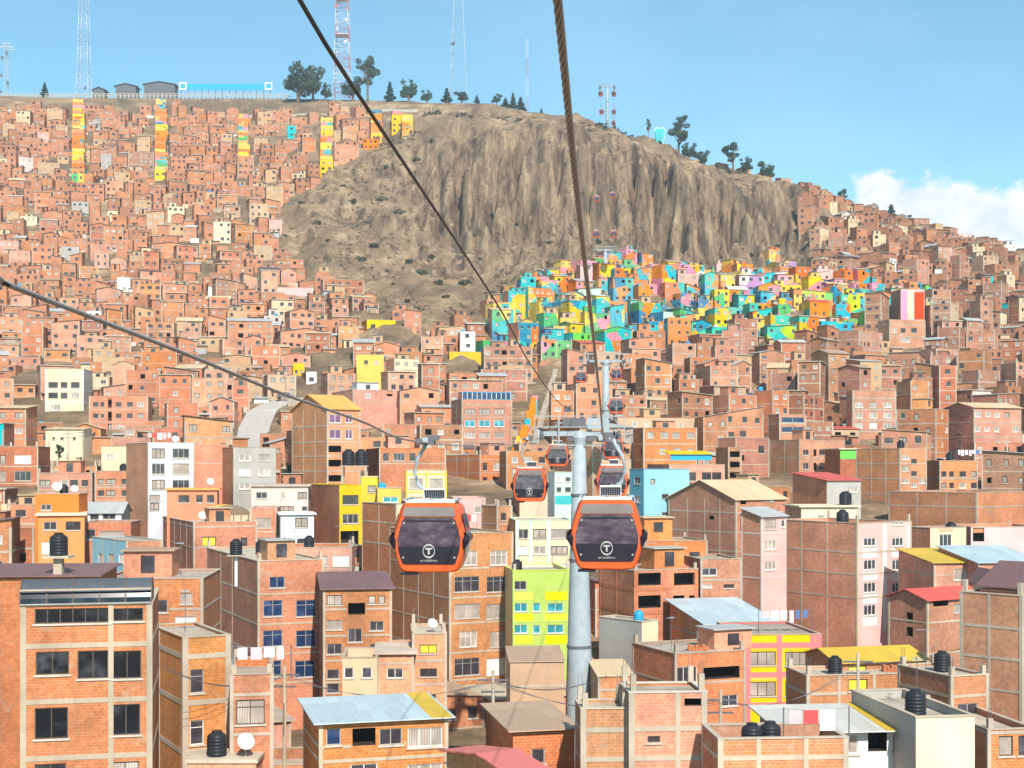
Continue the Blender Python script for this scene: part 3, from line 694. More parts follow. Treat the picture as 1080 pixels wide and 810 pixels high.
H('the low tin-roofed brick house', 'low brick house under tan tin roof just left of the bright yellow stepped building', 312, 300, 326, 548, 176, 20, R=[(315,323,556,563,'dark2')], mr='brick_p', ml='brick_m', frame=False, roof='shed', rise=.6, rm='tin_tan')
H('the half blue half brick house', 'brick house with pale blue plastered side wall', 133, 97, 171, 571, 152, 34, R=[(141,156,580,590,'dark2'),(141,156,603,609,'dark2')], L=G('104-110 114-120 125-131','584-594','white'), ml='p_lblue', by=[597], fl=False)
H('the orange painted house', 'bright orange painted house with white-edged flat roof', 40, 26, 89, 544, 160, 16, R=G('46-60 69-85','550-559','dark2')+[(44,54,572,584,'cur')], mr='p_orange', ml='p_grey', frame=False, roof='slab', cap='p_cream', name='painted_house', cat='house')
H('the orange upper storey', 'orange painted rooftop storey carrying two white dishes', 37, 33, 83, 521, 165, 5, d=5, R=[(43,54,532,538,'dark2')], mr='p_orange', ml='p_orange', frame=False, zb=-14, ph=.2, name='painted_house', cat='house')
H('the brown corner house by the glass dome', 'wide orange brick house below the yellow glass dome', 204, 172, 271, 551, 168, 24, R=[(213,228,566,576,'yel'),(254,261,567,576,'dark2')], by=[556,578], ph=.3)
H('the brick house with the grilled window', 'orange brick house with tall grilled windows right of the glass dome', 264, 258, 292, 536, 172, 6, d=8, R=[(270,286,546,557,'cur'),(270,286,567,576,'cur')], by=[561], mr='brick_p')
H('the low row of four windows', 'low orange brick house with four matching curtained windows', 291, 285, 371, 578, 152, 4, d=8, R=G('294-311 316-328 333-346 351-368','586-597','cur'), by=[601], mr='brick_p')
H('the white two-level house', 'small white plastered house with flat white roof', 296, 291, 331, 543, 168, 12, R=[(311,325,546,556,'cur'),(313,348,568,575,'dark')], mr='p_white', ml='p_grey', frame=False, roof='slab', cap='p_white', d=6, name='plastered_house', cat='house')
H('the pale terrace building', 'long pale grey building with white terrace wall', 265, 258, 325, 513, 182, 6, d=8, R=G('270-282 295-302 314-324','519-526','dark2')+G('294-310 318-325','534-539','dark2'), mr='p_lpink', ml='p_grey', frame=False, roof='slab', name='plastered_house')
H('the bright yellow stepped building', 'bright yellow plastered building stepping up to a cube on top', 358, 325, 381, 512, 182, 26, R=G('361-378','522-532 542-552','dark')+[(359,378,560,575,'open')], mr='p_yellow', ml='brick_d', frame=False, cap='p_yellow', name='painted_building')
H('the yellow middle block', 'yellow plastered block between two lower yellow blocks', 381, 377, 398, 503, 186, 4, d=6, R=[(388,397,512,519,'dark')], mr='p_yellow', ml='p_yellow', frame=False, cap='p_cream', name='painted_building')
H('the low yellow house', 'low yellow house with turquoise-edged dark window', 398, 394, 423, 515, 184, 6, d=7, R=[(404,420,524,530,'teal')], mr='p_yellow', ml='p_yellow', frame=False, name='painted_building')
H('the brown wall behind the left gondola', 'blank brown brick building just left of the nearest left gondola', 418, 382, 428, 532, 165, 30, mr='p_cream', by=[552,575], ph=.3)
H('the cream building with yellow frames', 'cream plastered building with yellow-edged windows above the left gondola', 428, 422, 471, 496, 190, 5, d=8, R=G('432-446 453-467','505-515','cur')+G('432-446 453-467','524-532','cur'), mr='p_cream', ml='p_cream', by=[500,519], fm='p_yellow', fw=.24, cx='429 450 470', name='painted_building')
H('the pink house beside the gondola', 'pink plastered house right of the nearest left gondola', 478, 472, 512, 525, 188, 6, d=8, R=G('486-492 500-508','534-541','white'), mr='p_pink', ml='p_pink', frame=False, name='painted_house', cat='house')
H('the mint and cream apartment block', 'cream apartment block with mint green pilasters', 544, 538, 604, 549, 168, 5, d=9, R=G('546-557 562-576 581-599','558-568 576-585 595-603','cur'), mr='p_cream', ml='brick_r', by=[], cx='544 559.5 578.5 602', fm='p_mint', fw=.42, levels=[1], cap='p_mint', name='painted_building')
H('the brown gable building', 'large brown gabled brick building under tan tin roof', 776, 705, 829, 527, 180, 34, L=[(748,753,544,548,'open')], R=[(781,787,523,532,'open'),(781,785,542,560,'open'),(804,808,523,528,'dark2'),(811,816,523,529,'dark2')], by=[541,562,582], cl='725 743 759', mr='brick_o', ml='brick_d', roof='gable_x', rise=2.4, rm='tin_tan', fw=.24)
H('the pink strip block', 'narrow block with pink front and white windows, brown side wall', 803, 785, 829, 545, 152, 36, R=[(806,819,548,558,'white'),(824,828,548,556,'white'),(806,819,570,580,'white'),(806,819,592,601,'white')], mr='p_pink', ml='brick_d', by=[563,586,610], fm='p_lpink', roof='shed', rise=.8, rm='tin')
s_pink = H('the tall pink and white apartment block', 'tall apartment block, pink front with white panels, brick side wall', 904, 818, 961, 552, 150, 34, R=G('911-924 941-953','567-576 590-601 614-625 638-649','dark4')+[(941,953,545.5,554,'dark4')], mr='p_pink', ml='brick_r', by=[583,606,631], fw=.24, cl='845 872', name='apartment_building', ph=.4, pan=[(a,b,c,e,'p_white') for a,b in ((910,925),(940,954)) for c,e in ((578,588),(602,612),(626,637),(650,660))]+[(931,935,553,665,'p_white'),(957,960,555,664,'p_white')])
H('the cream corner house', 'cream plastered house with ochre panel under its window', 981, 960, 1019, 557, 160, 30, R=[(991,1004,563,576,'dark4')], mr='p_cream', ml='brick_r', frame=False, ph=1.0, pan=[(990,1005,578,587,'tin_tan'),(990,1005,556,561,'tin_tan')])
H('the brick gallery above the pink block', 'low pale yellow terrace house above the tall pink apartment block', 845, 838, 905, 535, 170, 5, d=7, R=G('862-870 882-890','543-549','white'), mr='p_cream', ml='brick_d', frame=False, roof='slab', cap='p_cream')
H('the yellow-roofed shed', 'low brick shed under yellow and white tin roof', 985, 956, 1032, 594, 142, 10, d=8, R=[(1006,1016,600,612,'white')], mr='brick_r', ml='brick_r', roof='shed', rise=.9, rm='tin_yel', by=[607])
H('the grey-roofed house on the right edge', 'brick house under light grey tin roof near the right edge', 1032, 1018, 1100, 594, 140, 8, d=9, mr='brick_r', ml='brick_r', roof='shed', rise=1.1, rm='tin_blue', by=[607])
H('the pink plaster wall house', 'low pink plastered house with dark open doorway, right edge', 1024, 1016, 1100, 556, 172, 6, d=8, R=[(1026,1038,557,571,'open')], mr='p_lpink', ml='brick_d', frame=False)
H('the long brown brick house', 'long brown brick house with white vent house on top, right edge', 1030, 1028, 1100, 520, 190, 40, mr='brick_r', ml='brick_d', by=[535], frame=True, d=14)
H('the brick block with brown flank', 'brick block with blank brown flank and narrow pink front', 949, 903, 977, 473, 210, 36, R=G('951-959','480-485 491-497 505-510 520-526','white')+G('961-967','484-489 497-502 509-514','dark2')+G('969-977','505-510 521-526','white'), mr='brick_p', ml='brick_d', by=[489,505,521], cl='919 934')
H('the L-shaped terrace block', 'pinkish brick block with many windows beside the blank flank', 991, 978, 1031, 486, 216, 14, R=G('993-998 1001-1006 1012-1019 1024-1030','497-503 509-515','dark2'), L=(), mr='brick_p', ml='brick_d', by=[505,521])
H('the white-windowed nine-bay block', 'pinkish four storey block with three columns of white windows', 899, 893, 945, 412, 290, 10, R=G('902-910 917-925 932-940','424-430 435-441 446-452','white'), mr='brick_m', ml='brick_d', by=[420,432,443,455], fw=.35)
H('the blank brown double block', 'brown blank-sided brick building with pink window front', 843, 812, 891, 464, 240, 30, R=G('847-853 864-870','474-480 488-495','dark2')+G('858-861','474-481 488-496','open'), mr='brick_p', ml='brick_d', by=[483,500])
H('the light blue tower block', 'plain light blue building with darker blue side', 679, 664, 727, 495, 190, 24, R=[(686,691,505,510,'dark2'),(698,705,521,526,'dark2'),(698,705,540,544,'dark2')], L=G('669-675','503-510 523-530','dark2'), mr='p_lblue', ml='p_blue', frame=False, cap='p_blue', name='painted_building')
H('the building under the blue-yellow canopy', 'brick apartment block with bright blue and yellow canopy on top', 706, 684, 764, 490, 216, 14, R=G('724-734 740-750 751-761','498-507 509-516','dark2'), mr='brick_p', ml='brick_d', by=[495,508])
H('the high brown brick house', 'tall brown brick house behind the blue-yellow canopy', 776, 757, 811, 462, 236, 34, R=[(781,785,480,486,'open'),(800,806,470,478,'dark2')], mr='brick_m', ml='brick_d', by=[475,490])
H('the stairwell block', 'narrow brown block with zigzag open stairwell', 768, 762, 782, 472, 232, 8, d=7, R=G('770-780','476-482 487-493 498-504','open'), mr='brick_m', ml='brick_d', by=[484,496])
# -- left middle
H('the white apartment block', 'white plastered four storey apartment block with triple windows', 156, 133, 204, 467, 190, 36, R=G('160-174 182-200','473-483 489-500 506-516','dark')+[(157,169,522,528,'dark'),(158,168,530,538,'dark2')], mr='p_skyw', ml='brick_d', frame=False, ph=.3, cap='p_white', name='apartment_building')
H('the brick wing beside the white block', 'plain orange brick wing right of the white apartment block', 204, 203, 241, 469, 194, 8, d=9, mr='brick_p', by=[489], ph=.3)
H('the grey cement apartment block', 'grey cement apartment block with white windows', 246, 224, 291, 472, 190, 28, R=G('252-264 273-285','479-486 494-502 510-516','white'), mr='p_grey', ml='brick_m', frame=False, ph=.2, name='apartment_building')
H('the red-orange roofed house', 'low house with flat orange-red roof and matching fascia', 176, 168, 229, 517, 182, 10, R=G('188-200 207-214 218-226','522-530','dark2'), mr='p_redo', ml='brick_r', frame=False, roof='slab', cap='tin_orange', d=8)
H('the brick block with pale windows', 'orange brick block with wide white windows at the left edge', -4, -10, 40, 471, 228, 6, d=9, R=G('0-6 15-33','480-489 497-507','cur')+G('0-5 13-33','513-524','whitec'), mr='brick_p', by=[492,510])
H('the long low brick row', 'long low orange brick row above the orange painted house', 40, 36, 97, 499, 208, 4, d=8, R=G('42-53 64-72 74-82 86-93','506-513','dark2')+[(84,93,523,529,'white'),(43,53,522,529,'dark2')], mr='brick_p', by=[517])
H('the three-bay brick house', 'orange brick house with eight dark windows left of the white block', 100, 97, 145, 497, 206, 8, R=G('103-110 112-122 128-140','505-511 517-523','dark2')+[(128,140,535,541,'dark2')], mr='brick_o', ml='brick_d', by=[514,528])
H('the grey-roofed low house', 'low white house under grey tin roof behind the orange painted house', 84, 80, 128, 541, 178, 6, d=7, R=[(95,104,543,548,'dark2'),(108,122,542,548,'dark2')], mr='p_white', ml='p_grey', frame=False, roof='gable_x', rise=1.2, rm='tin')
H('the low brick veranda house', 'low pinkish brick veranda house right of the orange painted house', 90, 88, 138, 551, 168, 4, d=6, R=[(91,101,558,569,'cur'),(104,130,560,569,'cur')], mr='brick_p', frame=False)
H('the big cream apartment block', 'cream three storey apartment block with small dark windows', 48, 44, 88, 389, 320, 4, d=9, R=G('51-61 64-71 75-84','403-409 414-420','dark2')+[(53,64,427,433,'cur')], mr='p_cream', ml='p_grey', by=[411,424], fm='p_white', fw=.24, name='apartment_building')
H('the long sand-coloured house', 'long sand-coloured plaster house above the green garden', 48, 46, 88, 453, 262, 4, d=7, R=G('55-58 64-67 77-80','461-464','dark2'), mr='p_cream', ml='p_cream', frame=False, roof='shed', rise=.5, rm='tin_tan')
H('the pale green cube house', 'pale greenish white cube house left of the white apartment block', 107, 105, 134, 471, 232, 6, d=8, R=[(112,120,479,484,'cur')], mr='p_cream', ml='p_mint', frame=False, name='plastered_house', cat='house')
H('the wide brick terrace block', 'wide pink-orange brick block of stacked balconies on the left slope', 94, 92, 156, 418, 300, 8, R=G('98-104 106-110 122-128 134-140 145-152','424-429 436-441','dark2')+G('98-104 115-119 122-130','448-454','white')+[(114,118,420,430,'open'),(114,118,434,444,'open'),(114,118,447,453,'open')], mr='brick_p', by=[432,445], fw=.24)
H('the tall brown gable tower', 'tall brown brick apartment house with orange gable roof and purple windows', 345, 308, 380, 431, 215, 36, R=G('347-360 364-372','437-446 453-463','purple')+G('346-360','470-477 485-492 501-508','open'), mr='brick_p', ml='brick_d', by=[449,466,481,497], cl='', roof='gable_x', rise=2.3, rm='tin_orange', fw=.25)
H('the blue glass-topped block', 'five storey pink-orange apartment block with blue glass terrace on top', 487, 476, 540, 421, 280, 16, R=G('490-501 505-517 521-532','431-437','curd')+G('490-501 505-517 521-532','443-450','teal')+G('490-501 505-517 521-532','456-462 467-474','cur'), mr='brick_p', ml='brick_d', by=[427,440,453,465], fw=.24, cap='p_blue')
H('the brick house with two dark bays', 'orange brick house with wide dark windows below the blue glass-topped block', 506, 470, 540, 480, 235, 34, R=G('509-514 520-533','488-496 503-510','dark2'), mr='brick_o', ml='brick_d', by=[485,499,513])
H('the long terrace above the left gondola', 'low orange brick terrace house with orange awning strip', 400, 386, 470, 473, 222, 14, R=G('404-410 415-427 432-438','478-486','dark2'), mr='brick_p', ml='brick_d', by=[489], cap='p_orange')
H('the white rooms on brick', 'brick house carrying white painted rooms, on the middle slope', 372, 350, 420, 411, 300, 24, R=[(385,391,414,420,'white'),(408,414,412,418,'open')], mr='brick_p', ml='brick_p', by=[423], rooms=[(1.2,6,.6,4,2.3,'p_white','tin')])
H('the mustard house', 'mustard yellow plaster house on the middle slope', 376, 372, 405, 374, 345, 6, d=7, R=G('384-388 395-399','380-384','dark2'), mr='p_yellow', ml='p_cream', frame=False, name='painted_house', cat='house')
H('the large yellow and white house', 'large yellow house with white gable panel at the edge of the bare slope', 387, 376, 417, 337, 422, 16, R=[(391,396,342,348,'dark2'),(402,407,352,357,'dark2')], mr='p_yellow', ml='mural_citrus', frame=False, name='painted_house', cat='house')
H('the mauve house', 'mauve grey plaster house right of the large yellow house', 418, 416, 454, 349, 420, 8, d=8, R=G('423-429 437-443','355-360','dark2'), mr='p_mauve', ml='p_mauve', frame=False, name='painted_house', cat='house')
H('the pink striped house', 'pink house with white stripes on the left slope', 293, 290, 330, 303, 470, 8, d=8, R=G('298-303 308-313 319-324','312-316','dark2'), mr='p_pink', ml='p_pink', by=[309,318,325], fm='p_lpink', fw=.5, name='painted_house', cat='house')
H('the turquoise house', 'small turquoise house alone among brick houses', 353, 350, 372, 374, 385, 8, d=6, R=[(358,363,378,383,'dark2')], mr='p_turq', ml='p_turq', frame=False, name='painted_house', cat='house')
H('the ochre narrow house', 'narrow ochre yellow house on the middle left slope', 309, 307, 321, 383, 360, 10, d=7, R=G('311-314 316-319','390-394 398-402','dark2'), mr='p_yellow', ml='brick_d', frame=False, name='painted_house', cat='house')
H('the small white tower house', 'narrow white house with dark frames right of the ochre narrow house', 323, 317, 334, 392, 352, 16, R=G('326-331','398-402 408-412','dark2'), mr='p_white', ml='brick_d', frame=False, name='plastered_house', cat='house')
H('the yellow wall house', 'brick house with bright yellow lower wall beside the mural quarter', 474, 470, 509, 371, 378, 6, d=8, R=[(484,488,374,378,'dark2')], mr='p_yellow', ml='p_yellow', frame=False, name='painted_house', cat='house')
H('the blue-windowed cement house', 'cement house with two broad blue window bands on the right slope', 822, 810, 850, 437, 262, 18, R=[(824,848,440,446,'blue'),(824,848,450,456,'blue')], mr='brick_p', ml='brick_d', by=[447])
H('the green-awning house', 'brick house with green plastic awning', 886, 884, 905, 474, 232, 8, d=7, mr='brick_m', ml='brick_d', frame=False, roof='slab', cap='p_cream', pan=[(885,904,475,484,'p_green')])
H('the red-strip roof house', 'low brown house under red tin roof behind the cream terrace', 872, 836, 908, 507, 195, 20, R=[(893,905,513,519,'dark2')], mr='p_grey', ml='brick_r', roof='shed', rise=1, rm='tin_red', frame=False)
H('the mural wall house', 'brick house with giant pink, cream and red mural on its side', 950, 948, 975, 305, 418, 6, d=8, mr='p_pink', ml='brick_d', frame=False, name='painted_house', cat='house', pan=[(950.5,957,306,337,'p_hotpink'),(957.2,964,306,337,'p_cream'),(964.2,974.5,308,337,'p_red')])
H('the dark block under the mural', 'tall brown brick apartment block at the right end of the mural quarter', 938, 926, 976, 337, 398, 18, R=G('941-946 950-955 961-967','346-351 375-380','dark2')+[(950,960,356,361,'white')], mr='brick_m', ml='brick_d', by=[342,354,366,378,388], fw=.35)
# ------------------------------------------------------------------ the hillside: house after house
def corners(X, Y, th, w, d):
    c, s = math.cos(th), math.sin(th)
    return [(X, Y), (X+w*c, Y+w*s), (X+w*c-d*s, Y+w*s+d*c), (X-d*s, Y+d*c)]
def sat(a, b):
    for q in (a, b):
        for i in range(4):
            ex, ey = q[(i+1)%4][0]-q[i][0], q[(i+1)%4][1]-q[i][1]
            nx, ny = -ey, ex
            pa = [p[0]*nx+p[1]*ny for p in a]; pb = [p[0]*nx+p[1]*ny for p in b]
            if max(pa) <= min(pb)+1e-6 or max(pb) <= min(pa)+1e-6: return False
    return True
CELL = {}
def near(c):
    xs = [p[0] for p in c]; ys = [p[1] for p in c]
    out = {}
    for i in range(int(min(xs)//12), int(max(xs)//12)+1):
        for j in range(int(min(ys)//12), int(max(ys)//12)+1):
            for q in CELL.get((i, j), ()): out[id(q)] = q
    return out.values()
def occupy(c):
    xs = [p[0] for p in c]; ys = [p[1] for p in c]
    for i in range(int(min(xs)//12), int(max(xs)//12)+1):
        for j in range(int(min(ys)//12), int(max(ys)//12)+1): CELL.setdefault((i, j), []).append(c)
for s in HAND: occupy([s['cor'][0], s['cor'][1], s['cor'][3], s['cor'][2]])
# keep the cable towers' feet, the street and the stair clear
TOWX = {101: (612-CX)/F*101, 232: (640-CX)/F*232, 500: (638.5-CX)/F*500}
for D, x in TOWX.items(): occupy([(x-2.2, D-2.2), (x+2.2, D-2.2), (x+2.2, D+2.2), (x-2.2, D+2.2)])
ROAD = [P(262,462,262), P(268,446,300), P(276,435,318), P(292,428,326), P(318,423,330), P(338,420,331)]
for a, b in zip(ROAD, ROAD[1:]):
    m = (a+b)/2; h = max(abs(a.x-b.x), abs(a.y-b.y))/2
    occupy([(m.x-max(abs(a.x-b.x)/2,3), m.y-max(abs(a.y-b.y)/2,3)), (m.x+max(abs(a.x-b.x)/2,3), m.y-max(abs(a.y-b.y)/2,3)), (m.x+max(abs(a.x-b.x)/2,3), m.y+max(abs(a.y-b.y)/2,3)), (m.x-max(abs(a.x-b.x)/2,3), m.y+max(abs(a.y-b.y)/2,3))])
STAIR = [(( (554-CX)/F*246), 246), ((566-CX)/F*290, 290), ((576-CX)/F*330, 330), ((586-CX)/F*372, 372)]
for (x0, y0), (x1, y1) in zip(STAIR, STAIR[1:]):
    n = 8
    for i in range(n):
        x, y = lerp(x0, x1, i/n), lerp(y0, y1, i/n); occupy([(x-3.2, y-.5), (x+2.6, y-.5), (x+2.6, y+6), (x-3.2, y+6)])
def strip_zone(px, py):
    """the painted alley stairs near the rim"""
    for x0, x1, y0, y1 in ((74,90,104,192),(161,178,104,192),(248,266,122,178),(336,352,126,200),(388,440,122,160)):
        if x0 <= px <= x1 and y0 <= py <= y1: return True
    return False
DARKR = ['brick_d','brick_r','brick_m']
def rand_house(X, Y, D, th, w, d, n, zone, px, py, rr):
    cor = corners(X, Y, th, w, d)
    zs = [ground(x, y) for x, y in cor]
    z0 = min(zs)-.5
    fh = rr.uniform(2.45, 2.8)
    zf = (zs[0]+zs[1])/2
    top = max(zf+n*fh+rr.uniform(0,.7), max(zs)+1.2)
    H_ = top-z0
    right = ss(700, 900, px)
    s = dict(X=X, Y=Y, th=th, w=w, d=d, z0=z0, H=H_, D=D, cor=cor, uo=rr.random()*20, n=n)
    r = rr.random()
    if zone == 'paint':
        t = (px-510)/480; v = (py-285)/100
        ks = ['mural_sunset','mural_candy','mural_citrus','mural_sunset'] if v < .34 else (['mural_lagoon','mural_carnival','mural_lagoon','mural_sunset'] if t < .3 else ['mural_lagoon','mural_meadow','mural_lagoon','mural_carnival'])
        flat = ['p_hotpink','p_orange','p_yellow','p_pink','p_purple','mural_carnival'] if v < .32 else ['p_turq','p_turq','p_green','p_yellow','p_teal','p_lblue','p_orange','p_turq','p_mint']
        mk = lambda: rr.choice(ks) if rr.random() < .84 else rr.choice(flat)
        if rr.random() < .8:
            ks = [ks[int((noise.noise((X*.03, Y*.03, 1.5))*.5+.5)*len(ks)*.999) % len(ks)]]
        s['mr'], s['ml'] = mk(), mk(); s['mo'] = rr.choice(DARKR) if rr.random() < .3 else mk()
        if rr.random() < .13: s['ml'] = rr.choice(DARKR)
    elif zone == 'strip':
        s['mr'], s['ml'] = rr.choice(['mural_carnival','mural_citrus','p_yellow','p_orange']), 'mural_carnival'
    else:
        if px < 480: ch = ['brick_p']*7+['brick_o']*2+['brick_m']*2+['p_adobe']
        elif D > 300 and px > 700: ch = ['brick_m']*7+['brick_p']*2+['brick_r','brick_r','p_adobe','p_sand','brick_d']  # duller bricks paint cloud shadow into the colour of the right slope
        else: ch = ['brick_p']*4+['brick_o']*4+['brick_m']*3+['p_adobe']
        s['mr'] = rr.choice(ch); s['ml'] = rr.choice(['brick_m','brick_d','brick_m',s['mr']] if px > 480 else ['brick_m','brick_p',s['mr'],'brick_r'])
        if r < .045: s['mr'] = rr.choice(['p_cream','p_sand','p_sand','p_white','p_adobe','p_grey','p_lpink','p_adobe'])
        elif r < .051: s['mr'] = rr.choice(['p_lblue','p_mint','p_turq','p_pink'])
        if r < .051: s['w'] = w = min(w, 6.5)
    # openings
    def open_face(L, p):
        hs = []
        k = max(1, int((L-.5)/1.95)); st0 = rr.choice(['dark2','dark2','curd','cur','white','dark2','curd']); ww = rr.uniform(.8, 1.3)
        zt = top-z0
        lev = [zt-fh*(i+1) for i in range(9) if zt-fh*(i+1) > -1.2]
        for lz in lev:
            for i in range(k):
                if rr.random() > p: continue
                c = L*(i+.5)/k+rr.uniform(-.25,.25); st = st0 if rr.random() < .75 else rr.choice(['dark2','curd','white','open','dark','open'])
                hw = ww/2*rr.uniform(.8, 1.1); b = lz+rr.uniform(.85, 1.0); hh = rr.uniform(.85, 1.15)
                if b < .1: continue
                hs.append((round(c-hw,1), round(c+hw,1), round(b,1), round(min(b+hh, zt-.4),1), st))
        return hs
    s['hr'] = open_face(w, .80 if th < R_(50) else .25)
    s['hl'] = open_face(d, .24 if th < R_(50) else .75)
    s['levels'] = [H_-i*fh for i in range(1, 9) if H_-i*fh > .5] if zone is None else []
    s['cols'] = [w/2] if w > 8 and rr.random() < .4 else []
    r = rr.random()
    if r < .58: s['roof'] = 'flat'; s['ph'] = rr.choice([.25,.5,.8,1.0]); s['rm'] = rr.choice(['roofslab','roofslab','conc'])
    elif r < .70: s['roof'] = 'slab'; s['ov'] = .3
    else:
        s['roof'] = rr.choice(['shed','shed','shedx','shedn','gable_x','gable_y']); s['rise'] = rr.uniform(.5, 1.2); s['ov'] = rr.uniform(.2,.4)
        s['rm'] = rr.choice(['tin','tin','tin_rust','tin_tan','tin','tin_white','tin_mar','tin_rust','tin_tan','tin_red' if rr.random() < .3 else 'tin'])
    if s['roof'] == 'flat' and rr.random() < .42:
        a = rr.uniform(.3, w*.45); s['rooms'] = [(a, a+rr.uniform(2.2, 3.4), d*.35, d*.35+2.4, rr.uniform(2.0, 2.5), s['mr'] if rr.random() < .7 else 'p_adobe', rr.choice(['tin','tin_rust','conc','tin_tan']))]
    if rr.random() < .4 and w > 4.5:
        a = rr.uniform(0, w*.4); s['annex'] = (a, a+rr.uniform(2.4, w*.55), rr.uniform(1.3, 2.2), (zs[0]-z0)+rr.uniform(1.5, 2.6), rr.choice([s['mr'],'p_adobe','brick_m','p_sand']), rr.choice(['tin','tin_rust','tin_tan','tin','tin_white']))
    if s['roof'] == 'flat' and rr.random() < .35: s['stubs'] = rr.uniform(.6, 1.1)
    if rr.random() < .25: s['cap'] = rr.choice(['sill','conc','brick_m'])
    s['fw'] = rr.choice([.18,.24,.3]); s['fm'] = 'conc'
    px0 = min(CX+F*x/y for x, y in cor); px1 = max(CX+F*x/y for x, y in cor)
    s['box'] = (px0, HY-F*(top+s.get('rise', 0)*(s['roof'] not in ('flat','slab')))/Y, px1, HY-F*zf/Y)
    s['zone'] = zone
    return s
FILL = []
KEEP = [{'D':320,'box':(540,400,574,472)},{'D':375,'box':(566,385,594,440)},{'D':330,'box':(262,420,338,446)},{'D':255,'box':(44,462,96,494)},{'D':232,'box':(628,390,652,560)}]
def overlap(b, h):
    return max(0, min(b[2], h[2])-max(b[0], h[0]))*max(0, min(b[3], h[3])-max(b[1], h[1]))
def hides_hand(b, D):
    for h in HAND+KEEP:
        if h['D'] > D+2:
            hb = h['box']; a = (hb[2]-hb[0])*max(1, hb[3]-hb[1])
            o = overlap(b, hb)
            kp = 'ref' not in h
            if o > (.3 if kp else .10)*a: return True
            up = (hb[0], hb[1], hb[2], hb[1]+(hb[3]-hb[1])*.6)
            if overlap(b, up) > (.15 if kp else .03)*a: return True
    return False
STRIPS = ((76,88,111,196),(163,176,111,192),(250,264,128,180),(337,351,131,190),(392,438,129,150))
for x0_, x1_, y0_, y1_ in STRIPS:
    Dr = 590.0
    while Dr < 745:
        for pxs in ([(x0_+x1_)/2] if x1_-x0_ < 20 else [x0_+5, x0_+16, x0_+27, x0_+38]):
            rr = random.Random(int(Dr*10+pxs)); X = (pxs-CX)/F*Dr-2.6; py = HY-F*ground(X, Dr)/Dr
            if not y0_ < py < y1_: continue
            w, d, th = rr.uniform(4.6, 6), 4.2, R_(rr.uniform(0, 12)); c = corners(X, Dr, th, w, d)
            if any(sat(c, q) for q in near(c)): continue
            s = rand_house(X, Dr, Dr, th, w, d, 1, 'strip', pxs, py, rr); s['roof'] = 'flat'; s['rooms'] = []; s['H'] += .6; occupy(c); FILL.append(s)
        Dr += 4.9
RIDGE = [(733,658),(742,655),(757,656),(768,652),(781,653),(793,650),(802,648),(813,646),(824,642),(834,640),(845,640),(856,640)]
for i, (px, Dr) in enumerate(RIDGE):
    rr = random.Random(500+i); X = (px-CX)/F*Dr; w, d = rr.uniform(4, 6.5), 5.0; th = R_(rr.uniform(5, 30)); c = corners(X, Dr, th, w, d)
    if any(sat(c, q) for q in near(c)): continue
    s = rand_house(X, Dr, Dr, th, w, d, 1 if i < 8 else 2, None, px, HY-F*ground(X, Dr)/Dr, rr); occupy(c); FILL.append(s)
D = 98.0
row = 0
while D < 752:
    rr = random.Random(1000+row); row += 1
    step = 10 if D < 270 else (7.4 if D < 400 else 6.1)
    x = -.47*D-rr.uniform(0, 8)
    while x < .47*D:
        w = rr.uniform(3.8, 7.6) if D > 400 else (rr.uniform(4.5, 9) if D > 270 else rr.uniform(6, 11.5))
        if rr.random() < .07: w *= 1.8
        d = rr.uniform(4.4, 6.2) if D > 400 else (rr.uniform(5, 7.4) if D > 270 else rr.uniform(7, 10))
        Y = D+rr.uniform(-2.5, 2.5); X = x
        x += w+rr.choice([.1,.2,.4,1.0,2.2])
        pxm = CX+F*(X+w/2)/Y; z = ground(X+w/2, Y); py = HY-F*z/Y
        if D > 300 and pgon(pxm, py, BARE): continue
        lim = prof(sorted([(0,118),(250,126),(330,124),(430,124),(450,130),(640,131)]), pxm) if pxm < 560 else 0
        if D > 300 and py < lim: continue
        if D > 600 and 430 < pxm < 812: continue
        if D > 540 and any(x0-4 < pxm < x1+4 and y0-6 < py < y1+4 for x0, x1, y0, y1 in STRIPS): continue
        if D > 430 and 500 < pxm < 860 and py < 302 and not pgon(pxm, py-3, PAINTED): continue
        if D > 652 and pxm >= 845: continue
        zone = None
        if D > 340 and pgon(pxm, py-3, PAINTED): zone = 'paint'
        elif D > 560 and strip_zone(pxm, py): zone = 'strip'
        if zone is None and rr.random() < (.04 if D < 340 else .06): continue
        # the dry gullies and terraces between the houses
        gul = noise.noise((X*.03, Y*.045, 4.2))
        if zone is None and D > 330 and gul > .53: continue
        right = ss(680, 880, pxm)
        th = R_(rr.uniform(3, 26)) if rr.random() > right*.75 else R_(rr.uniform(38, 72))
        if zone == 'paint': th = R_(rr.uniform(4, 40))
        n = rr.choice([1,1,2,2,3,3,4]) if D < 330 else (rr.choice([1,1,2,2,2,3,3,4]) if pxm > 600 else rr.choice([1,1,2,2,2,3]))
        if D > 590 and pxm > 800: n = rr.choice([1,1,2])
        elif D > 430 and 760 < pxm < 930: n = min(n, 2)
        if zone == 'paint': n = rr.choice([1,2,2,3])
        if zone == 'strip': n = 1; w = min(w, 7)
        if D < 160: n += 1
        c = corners(X, Y, th, w, d)
        tries = 0
        while any(sat(c, q) for q in near(c)) and tries < 3:
            w *= .85; d *= .88; th *= .6; tries += 1; c = corners(X, Y, th, w, d)
        if any(sat(c, q) for q in near(c)) or w < 3.5: continue
        st = rr.getstate()
        while n >= 1:
            rr.setstate(st)
            s = rand_house(X, Y, Y, th, w, d, n, zone, pxm, py, rr)
            if not hides_hand(s['box'], Y): break
            n -= 1
        if n < 1: continue
        occupy(c); FILL.append(s)
    D += step
